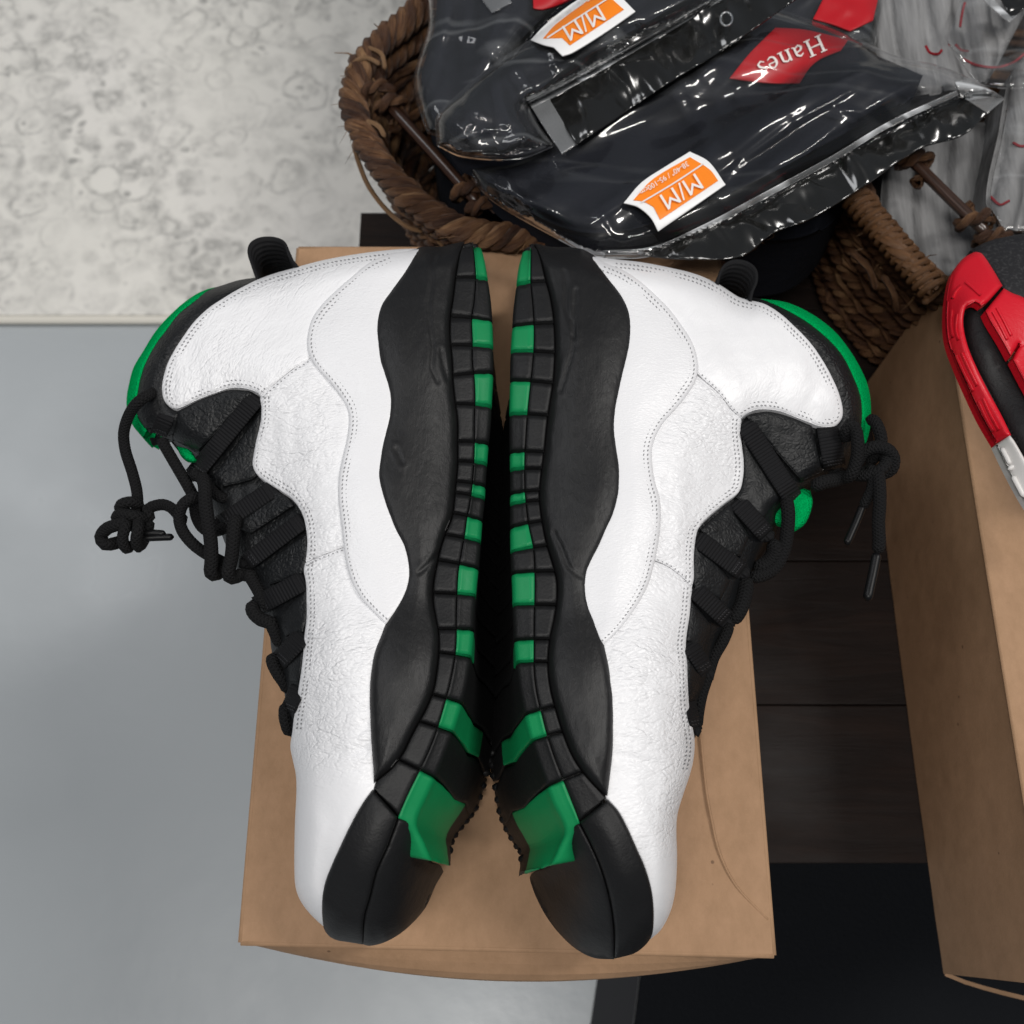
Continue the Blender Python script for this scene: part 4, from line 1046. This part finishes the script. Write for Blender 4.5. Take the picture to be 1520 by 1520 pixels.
for bk, rm, z_, n_ in ((bk1, rim1, .012, 120), (bk2, rim2, .002, 60)):
    Wr = [tuple(at(x, y, z_)) for x, y in rm]; fibre_ends(bk, Wr, n_, .0085)
    fibre_ends(bk, [(x, y, z - .018) for x, y, z in Wr], n_, .0075)
# finely wrapped rim piece of the second basket
rope('wrapped_handle_edge', [tuple(at(*p)) for p in [(1262,285,.016),(1300,330,.017),(1340,380,.017),(1384,432,.014)]], .0058, 5, .0085 * 5, M['wicker_wrap'], bk2, seg=6)
cw = [Vector(at(*p)) for p in [(1262,285,.016),(1300,330,.017),(1340,380,.017),(1390,436,.014)]]
dd = (cw[-1] - cw[0]); nl = dd.length; dd.normalize(); sd = dd.cross(Vector((0, 0, 1)))
hp = []
for i in range(0, 16 * 12):
    a = 2 * math.pi * i / 12; hp.append(tuple(cw[0] + dd * nl * i / 192 + sd * math.cos(a) * .0066 + Vector((0, 0, 1)) * math.sin(a) * .0066))
tube('wrapping', hp, .0019, M['wicker_wrap'], bk2, px=False, step=.002, seg=7)
# loose fibres
for pts, r in (([(524,212,.004),(534,246,-.004),(548,278,-.008),(572,310,-.012),(602,335,-.016),(628,344,-.018)], .0015),
               ([(588,262,.008),(600,292,.006),(622,326,.0),(650,356,-.008),(662,372,-.014)], .0015),
               ([(530,190,.012),(540,220,.008),(556,250,.004)], .0016), ([(536,178,.016),(560,186,.018),(572,204,.016)], .0016),
               ([(512,112,.014),(524,94,.018),(544,86,.020),(566,96,.018)], .0014), ([(545,70,.018),(566,80,.022),(572,104,.018)], .0014)):
    tube('loose_fibre', pts, r, M['wicker_light'], bk1, taper=1, seg=7)
for pts, r in (([(1262,372,.0),(1290,400,-.003),(1300,430,-.01)], .002), ([(1310,408,.0),(1326,436,-.006),(1330,462,-.02)], .002)):
    tube('loose_fibre', pts, r, M['wicker'], bk2, taper=1, seg=7)

# ---------------------------------------------------------------- packaged shirts
def pillow(z0, gx, gy, cx, cy, outline, bulge, wid, seed, wr=.0012, creases=(), base_angle=28):
    """a filled bag: rounded body, slow undulations and sharp pressed creases along given lines"""
    out = smooth_path(outline, 12, True)
    a_ = R(base_angle); ca, sa = math.cos(a_), math.sin(a_)
    rnd = random.Random(int(seed * 10)); mn, mx = out.min(0), out.max(0)
    cr = [(np.array(c[0], float), np.array(c[1], float), c[2], c[3]) for c in creases]
    if wr:
        for _ in range(min(46, int(14 + wr * 4000))):
            c = np.array([rnd.uniform(mn[0], mx[0]), rnd.uniform(mn[1], mx[1])])
            an = a_ + rnd.gauss(0, .35) if rnd.random() < .6 else a_ + math.pi/2 + rnd.gauss(0, .3)
            L_ = rnd.uniform(25, 95); dv = np.array([math.cos(an), -math.sin(an)]) * L_ / 2
            cr.append((c - dv, c + dv, rnd.uniform(6, 13), rnd.uniform(.0005, .0014) * rnd.choice((1, 1, -1))))
    def f(P):
        P = np.asarray(P, float)[:, :2]; d = np.where(inside(P, out), segdist(P, out), 0)
        t = np.clip(1 - d / wid, 0, 1)
        z = z0 + gx*(P[:, 0]-cx) + gy*(P[:, 1]-cy) + bulge*np.sqrt(np.clip(1 - t*t, 0, 1))
        if wr:
            n = np.array([noise.noise(Vector(((x*ca - y*sa)*.006, (x*sa + y*ca)*.018, seed))) for x, y in P])
            z = z + wr * n * np.clip(d/40, .2, 1)
            for a, b, w_, am in cr:
                ab = b - a; tt = ((P - a) @ ab) / (ab @ ab); tc = np.clip(tt, 0, 1); q_ = a + tc[:, None]*ab
                dd_ = np.hypot(P[:, 0]-q_[:, 0], P[:, 1]-q_[:, 1])
                z = z + am * np.exp(-(dd_ / w_)**2) * (np.sin(np.pi * np.clip(tc, .06, .94)) ** .5)
        return z
    return f
def shirt_pack(label, outline, garment, H, header=None, seals=(), root_at=None, fm='film'):
    root = empty('shirt_pack', root_at, label, 'packaged shirt', 'shirts sealed in clear plastic bags')
    panel('folded_shirt', garment, H, -.0042, M['shirt'], root, step=7, bev=(22, .008), thick=.02)
    panel('plastic_film', outline, H, 0, M[fm], root, step=4, bev=(8, .002), thick=.001)
    if header: panel('header_strip', header, H, .0012, M['header'], root, step=5, bev=(4, .0006), thick=.0008)
    for sl in seals:
        panel('heat_seal', sl, H, .0018, M['film_seal'], root, step=4, bev=(3, .0004), thick=.0006)
    return root
def size_sticker(root, white, orng, line, H, tx, ty, size, ang, sx, sy, ssize):
    st = panel('size_sticker', white, H, .0016, M['paper'], root, step=5, bev=(2, .0002), thick=.0005, corner=30)
    panel('orange_print', orng, H, .0020, M['orange'], st, step=5, bev=(1, .0), thick=.0002, corner=30)
    ribbon('white_rule', line, 2.4, H, .0026, M['print'], st, thick=.0001)
    text_on('size_text', 'M/M', tx, ty, size * 1.08, ang, H, .0032, M['print'], st, bold=0)
    text_on('measure_text', '38-40" / 95-100cm', sx, sy, ssize, ang, H, .0032, M['print'], st, bold=0)
    return st
def serif(V, F): return V, F
# front pack
o1 = [(690,245),(715,284),(756,314),(825,352),(867,374),(896,381),(969,375),(1043,345),(1099,322),(1201,268),(1300,212),(1418,152),(1455,140),(1492,146),(1442,117),(1393,97),(1330,83),(1272,56),(1211,32),(1120,10),(1000,60),(860,160),(760,215)]
g1 = [(712,262),(760,305),(840,345),(905,350),(1000,322),(1110,280),(1240,212),(1350,150),(1370,112),(1300,82),(1200,42),(1100,25),(950,90),(820,190),(740,232)]
H1s = pillow(.0385, 0, 0, 1050, 200, o1, .018, 60, 2.2, 0)
H1 = pillow(.036, 0, 0, 1050, 200, o1, .018, 60, 2.2, .0080, [((1074,268),(1099,240),5,.0014),((1099,240),(1182,180),6,.0016),((1182,180),(1265,133),5,.0016),((1233,158),(1279,168),4.5,.0012),((1279,168),(1369,114),5,.0013),
   ((715,270),(790,300),6,.0014),((740,250),(800,330),6,.0014),((770,290),(850,330),6,.0012),((1262,96),(1330,110),5,.0012),((1240,120),(1310,92),5,.001),((880,330),(925,300),5,.001),((1190,230),(1240,190),5,.0012),((1330,120),(1400,130),5,.0012),((1070,222),(1290,112),38,.0062)])
hd1 = [(930,376),(1040,336),(1115,298),(1237,231),(1320,182),(1420,138),(1466,168),(1430,200),(1364,221),(1277,280),(1201,326),(1150,345),(1099,381),(1010,384)]
p1 = shirt_pack('front bagged black shirt showing a whole red label and an orange size sticker', o1, g1, H1, None,
   [[(894,372),(969,366),(1043,334),(1115,296),(1237,230),(1320,180),(1420,134),(1423,141),(1322,188),(1240,238),(1118,304),(1046,343),(970,379),(896,384)],
    [(1418,122),(1440,114),(1492,146),(1466,168),(1428,144)]], (.12, .40, TZ), 'film_thin')
H1h = lambda P: .040 + .0065*np.array([noise.noise(Vector(((x-y*.5)*.017, (y+x*.5)*.012, 7))) + .25*noise.noise(Vector(((x-y*.5)*.05, (y+x*.5)*.02, 7))) for x, y in P])
panel('header_strip', hd1, H1h, 0, M['header'], p1, step=5, bev=(4, .0006), thick=.0008)
lb1 = [(1083,116),(1112,80),(1151,41),(1195,44),(1259,59),(1248,75),(1217,88),(1201,102),(1187,124),(1140,123)]
lab = panel('brand_label', lb1, H1, -.0014, M['red_label'], p1, step=6, bev=(2, .0003), thick=.0005, corner=30)
# serif lettering of the label: strokes drawn as thin ribbons
def stroke(pts, w_, o=lab, H=H1, org=(1172, 83), ang=R(204), sc=1.0, cur=True):
    ca, sa = math.cos(ang), math.sin(ang)
    q_ = [(org[0] + (x*ca - y*sa)*sc, org[1] - (x*sa + y*ca)*sc) for x, y in pts]
    P = smooth_path(q_, 2.0) if len(q_) > 1 else q_
    T = np.gradient(P, axis=0); T /= np.linalg.norm(T, axis=1)[:, None] + 1e-9; N = np.stack([-T[:, 1], T[:, 0]], 1)
    wv = np.array(w_) if not np.isscalar(w_) else np.array([w_, w_])
    ww = np.interp(np.linspace(0, 1, len(P)), np.linspace(0, 1, len(wv)), wv)[:, None] * sc / 2
    A_, B_ = P + N*ww, P - N*ww; n = len(P)
    Q = np.vstack([A_, B_]); return atn(Q, H(Q) - .0004), [[i, i+1, n+i+1, n+i] for i in range(n-1)]
VV = []; FF = []; k = 0
strokes = []
x0 = -54
# H
strokes += [([(x0+4, -10), (x0+4, 14)], 4), ([(x0+22, -10), (x0+22, 14)], 4), ([(x0+4, 2), (x0+22, 2)], 2.2)]
for xx in (4, 22):
    for yy in (-10, 14): strokes.append(([(x0+xx-5, yy), (x0+xx+5, yy)], 1.8))
# a
strokes += [([(x0+33, 4), (x0+38, 7), (x0+43, 4), (x0+43.5, -8), (x0+47, -9.5)], [1.6, 2.5, 3.6, 3.6, 1.4]), ([(x0+43, 0), (x0+35, -2), (x0+33, -6), (x0+37, -9.5), (x0+43, -6)], [1.6, 2.6, 3.4, 2.6, 1.4])]
# n
strokes += [([(x0+52, 6), (x0+54, 6), (x0+54, -10)], 3.6), ([(x0+54, 2), (x0+59, 6.5), (x0+65, 4), (x0+65.5, -10)], [1.6, 2.6, 3.6, 3.6]), ([(x0+50, -10), (x0+58, -10)], 1.6), ([(x0+62, -10), (x0+70, -10)], 1.6)]
# e
strokes += [([(x0+75, -1), (x0+87, -1)], 1.6), ([(x0+87, -1), (x0+86, 4.5), (x0+81, 7), (x0+76, 3), (x0+75, -2), (x0+77, -8), (x0+82, -10), (x0+87, -7)], [2.6, 2.2, 1.8, 3.2, 3.8, 3.2, 2.2, 1.2])]
# s
strokes += [([(x0+101, 4), (x0+98, 7), (x0+94, 5), (x0+94, 2), (x0+101, -3), (x0+102, -7), (x0+97, -10), (x0+92, -7)], [1.2, 2, 2.6, 3.2, 3.4, 2.6, 2, 1.4])]
for pts, w_ in strokes:
    v_, f_ = stroke(pts, w_); FF += [[a + k for a in f] for f in f_]; VV.append(v_); k += len(v_)
mk('brand_lettering', np.vstack(VV), FF, M['print'], lab, smooth=False)
size_sticker(p1, [(926,301),(952,271),(988,247),(1024,225),(1052,240),(1077,274),(1028,308),(977,343),(966,323),(947,307)],
   [(940,297),(969,266),(1024,233),(1054,252),(1066,268),(980,326),(970,307),(955,299)], [(953,300),(1000,272),(1044,243)], (lambda P: H1s(P) + .0012), 1011, 283, 34, 212, 986, 264, 11.2)
# size print left on the shirt

# middle pack
o2 = [(646,180),(651,166),(729,97),(787,58),(860,0),(900,-40),(1120,-60),(1063,0),(974,52),(850,121),(784,154),(800,185),(823,216),(770,235),(687,232),(648,215)]
g2 = [(655,180),(735,105),(800,62),(880,-5),(1060,-20),(960,40),(845,105),(790,150),(802,200),(760,226),(690,222)]
H2s = pillow(.0625, 0, 0, 900, 100, o2, .020, 50, 7.7, 0)
H2 = pillow(.060, 0, 0, 900, 100, o2, .020, 50, 7.7, .0095, [((655,214),(770,180),5,.0012),((733,100),(752,180),7,.0016),((760,90),(800,150),6,.0014),((700,150),(735,205),7,.0014),((690,130),(700,200),6,.0012),((820,75),(830,120),4.5,.0012),((860,85),(950,45),5,.0013),((800,100),(850,90),5,.0012)])
p2 = shirt_pack('upper bagged black shirt whose dark header with a hole crosses the front bag', o2, g2, H2, None,
   [[(784,152),(850,117),(974,48),(1063,-4),(1078,-4),(978,56),(854,127),(790,161)], [(788,158),(815,146),(856,214),(834,228),(812,196)]], (.09, .46, TZ))
hd2 = [(816,146),(854,127),(978,56),(1078,-4),(1185,-4),(1085,66),(988,126),(920,172),(856,214),(836,184)]
H2h = lambda P: .062 + .0065*np.array([noise.noise(Vector(((x-y*.5)*.017, (y+x*.5)*.012, 1))) + .25*noise.noise(Vector(((x-y*.5)*.05, (y+x*.5)*.02, 1))) for x, y in P])
panel('header_strip', hd2, H2h, 0, M['header'], p2, step=5, bev=(4, .0006), thick=.0008)
rg = [at(1078 + 9*math.cos(a), 28 + 10*math.sin(a), .0668) for a in np.linspace(0, 2*math.pi, 13)[:-1]]
tube('hanging_hole', [tuple(v) for v in rg], .0006, M['film_seal'], p2, px=False, closed=True, seg=6)
size_sticker(p2, [(788,59),(808,38),(842,10),(880,-14),(915,-12),(943,17),(900,47),(850,78),(835,83),(822,70),(806,66)],
   [(806,57),(824,37),(880,-5),(908,-2),(926,14),(846,67),(834,56)], [(812,56),(855,28),(905,-4)], (lambda P: H2s(P) + .0012), 866, 33, 34, 211, 846, 14, 10)
# back left pack
o3 = [(640,-30),(635,41),(615,110),(618,149),(634,196),(660,205),(720,150),(780,70),(830,20),(900,-40),(800,-90),(690,-90)]
g3 = [(650,-25),(645,41),(626,110),(630,149),(650,190),(720,135),(780,60),(830,10),(880,-40),(760,-80)]
H3 = pillow(.040, 0, 0, 720, 80, o3, .016, 45, 12.3, .0090, [((676,-10),(650,80),4.5,.0014),((650,80),(628,145),4.5,.0014),((700,10),(690,90),7,.0012)], 70)
p3 = shirt_pack('bagged black shirt tucked against the left side of the woven basket', o3, g3, H3, None,
   [[(708,-20),(742,-20),(760,4),(730,19),(716,0)]], (.02, .50, TZ))
panel('brand_label', [(790,-20),(792,12),(806,14),(850,-2),(880,-20)], H3, .0012, M['red_label'], p3, step=6, bev=(2, .0003), thick=.0005, corner=30)
# another pack behind the front one
o4 = [(1080,-30),(1100,60),(1200,90),(1300,70),(1310,-10),(1280,-70)]
H4 = pillow(.020, 0, 0, 1200, 20, o4, .016, 45, 3.3, .003)
p4 = shirt_pack('dark shirt pack with a shadowed red label behind the front bag', o4, [(1090,-25),(1105,50),(1200,80),(1290,60),(1300,-10),(1270,-60)], H4, None, (), (.20, .52, TZ))
panel('brand_label', [(1207,28),(1226,-10),(1290,-30),(1303,0),(1296,30),(1262,46),(1236,36)], H4, .0012, M['red_label'], p4, step=6, bev=(2, .0003), thick=.0005, corner=30)
# dark shirts lower in the basket
o5 = [(640,200),(690,300),(800,345),(950,352),(1100,362),(1210,350),(1270,280),(1280,100),(1000,0),(800,-60),(640,20)]
o5h = pillow(-.02, 0, 0, 960, 150, o5, .012, 60, 21, .005)
sh = empty('folded_shirt', (.1, .44, TZ), 'pile of black folded shirts filling the bottom of the centre woven basket', 'folded shirt')
panel('cloth', o5, o5h, 0, M['shirt'], sh, step=12, bev=(20, .006), thick=.06)

# ---------------------------------------------------------------- socks
def sockpack(label, outline, folds, z, root_at, lines, seed, filmo=None):
    root = empty('sock_pack', root_at, label, 'sock pack', 'packs of grey socks')
    def HS(P):
        P = np.asarray(P, float)[:, :2]
        return z + .006*np.abs(np.sin((P[:, 0] + 16*np.sin(P[:, 1]/90 + seed) - P[:, 1]*folds) / 17.0)) + .003*np.array([noise.noise(Vector((x*.015, y*.01, seed))) for x, y in P])
    o = panel('grey_socks', outline, HS, 0, M['sock'], root, step=5, bev=(18, .008), thick=.03)
    for ln in lines:
        P = smooth_path(ln, 3, False, 180); W = [tuple(at(x, y, float(HS(np.array([[x, y]]))[0]) + .0006)) for x, y in P]
        tube('red_stripe', W, .0008, M['sock_red'], root, px=False, seg=6, step=.002)
    if filmo:
        panel('plastic_film', filmo, lambda P: HS(P)*.3 + z*.7 + .012 + .003*np.array([abs(noise.noise(Vector((x*.03, y*.02, seed)))) for x, y in P]), 0, M['film'], root, step=6, bev=(6, .002), thick=.001)
    return root
sockpack('grey ribbed socks with red lines at the top right beside the shirt bags', [(1296,-40),(1302,90),(1345,150),(1400,140),(1455,130),(1500,60),(1530,-10),(1520,-60),(1400,-80)], .12, .012, (.36, .5, TZ),
   [[(1374,68),(1380,78),(1393,80),(1398,74)], [(1418,66),(1426,74),(1437,76)], [(1430,88),(1450,97),(1480,100),(1505,92),(1520,80)], [(1425,40),(1428,20),(1432,4)]], 1.3, [(1405,60),(1440,-40),(1560,-60),(1560,110),(1510,130),(1450,125)])
sockpack('second pack of grey socks at the right edge above the red shoe', [(1500,110),(1480,200),(1462,300),(1480,340),(1540,350),(1640,300),(1640,80),(1545,60)], -.1, .010, (.42, .42, TZ),
   [[(1504,212),(1514,217),(1530,216)], [(1470,292),(1484,304),(1498,298)]], 2.7, [(1505,105),(1488,200),(1470,300),(1490,345),(1560,340),(1600,100)])
sockpack('dull grey sock bundle under the rod handle of the right basket', [(1312,225),(1308,330),(1345,392),(1400,418),(1470,400),(1490,330),(1470,180),(1380,190)], .1, -.018, (.33, .38, TZ), [], 4.1)
def Hc(P): return .045 + .002*np.array([abs(noise.noise(Vector((x*.05, y*.05, 3)))) for x, y in P])
hc = empty('plastic_sleeve', (.46, .53, TZ), 'clear sealed plastic corner over black packaging at the top right of the photo', 'plastic bag')
panel('header_strip', [(1478,-20),(1498,22),(1504,26),(1530,4),(1560,-20)], Hc, -.002, M['header'], hc, step=5, bev=(2, .0003), thick=.0008)
panel('heat_seal', [(1455,-10),(1462,2),(1498,33),(1512,22),(1500,24),(1478,2),(1470,-12)], Hc, .0004, M['film_seal'], hc, step=4, bev=(2, .0003), thick=.0006)

# ---------------------------------------------------------------- red shoe on the right box
rs = empty('red_shoe', (.33, .20, 0), 'red and black shoe with a white midfoot plate lying on the right cardboard box', 'shoe')
Hr = TPS([(1444,380,.050),(1404,470,.052),(1440,590,.052),(1477,660,.052),(1500,440,.064),(1520,520,.064),(1500,646,.062),(1440,450,.064),(1470,520,.068),(1600,450,.066),(1600,800,.06),(1530,740,.058)])
inr = [(1442,451),(1433,458),(1430,482),(1437,515),(1451,548),(1468,582),(1487,617),(1501,646)]
otr = [(1477,660),(1456,624),(1439,589),(1418,541),(1406,506),(1403,470),(1406,435),(1413,406),(1428,385),(1444,375),(1456,376)]
panel('sole_rim', otr[:10] + [(1450,374),(1458,377),(1474,400),(1488,424),(1466,448),(1456,455),(1448,450)] + inr, Hr, .004, M['red_rubber'], rs, bev=(9, .0035), thick=.004, corner=60, step=2.4)
panel('sole_block', [(1490,428),(1503,435),(1520,442),(1600,500),(1600,620),(1560,600),(1520,567),(1512,510),(1500,530),(1487,506),(1468,475),(1462,462)], Hr, .004, M['red_rubber'], rs, bev=(6, .003), thick=.005, corner=50, step=3)
panel('sole_block', [(1503,534),(1514,514),(1530,500),(1600,520),(1600,700),(1560,640),(1522,570)], Hr, .0045, M['red_rubber'], rs, bev=(5, .003), thick=.005, corner=50, step=3)
panel('outsole_insert', [(1438,446),(1428,480),(1440,530),(1470,590),(1498,650),(1560,760),(1640,760),(1640,650),(1530,590),(1480,500),(1456,450)], Hr, -.006, M['rubber'], rs, bev=(6, .002), thick=.01, step=6)
panel('shoe_upper', [(1440,372),(1462,360),(1490,352),(1540,345),(1640,350),(1640,470),(1520,448),(1490,432),(1470,405)], Hr, -.010, M['grey_mesh'], rs, bev=(10, .006), thick=.03, step=7)
wp = panel('midfoot_plate', [(1477,661),(1499,646),(1506,655),(1524,686),(1560,745),(1560,800),(1524,750),(1498,704)], Hr, .0045, M['white_rubber'], rs, bev=(5, .002), thick=.004, corner=50, step=4)
for a, b in (((1487,664),(1500,690)), ((1496,697),(1508,690)), ((1503,706),(1520,738))):
    tube('plate_ridge', [(a[0], a[1], .0605), ((a[0]+b[0])/2, (a[1]+b[1])/2, .0607), (b[0], b[1], .0605)], .0012, M['white_rubber'], wp, taper=1)
rid = [[(1412,460),(1411,480),(1414,500)],[(1420,466),(1418,488),(1422,504)],[(1419,528),(1430,552),(1444,580)],[(1427,524),(1438,548),(1450,572)],
       [(1452,596),(1462,618),(1474,640)],[(1459,592),(1470,616),(1482,638)],[(1433,418),(1445,428),(1456,438)],[(1426,424),(1418,432),(1414,442)],[(1474,462),(1486,484),(1496,504)],[(1480,456),(1492,478),(1502,498)]]
for r_ in rid:
    ribbon('sole_rib', r_, 4.2, Hr, .0046, M['red_rubber'], rs, thick=.0012, step=4)
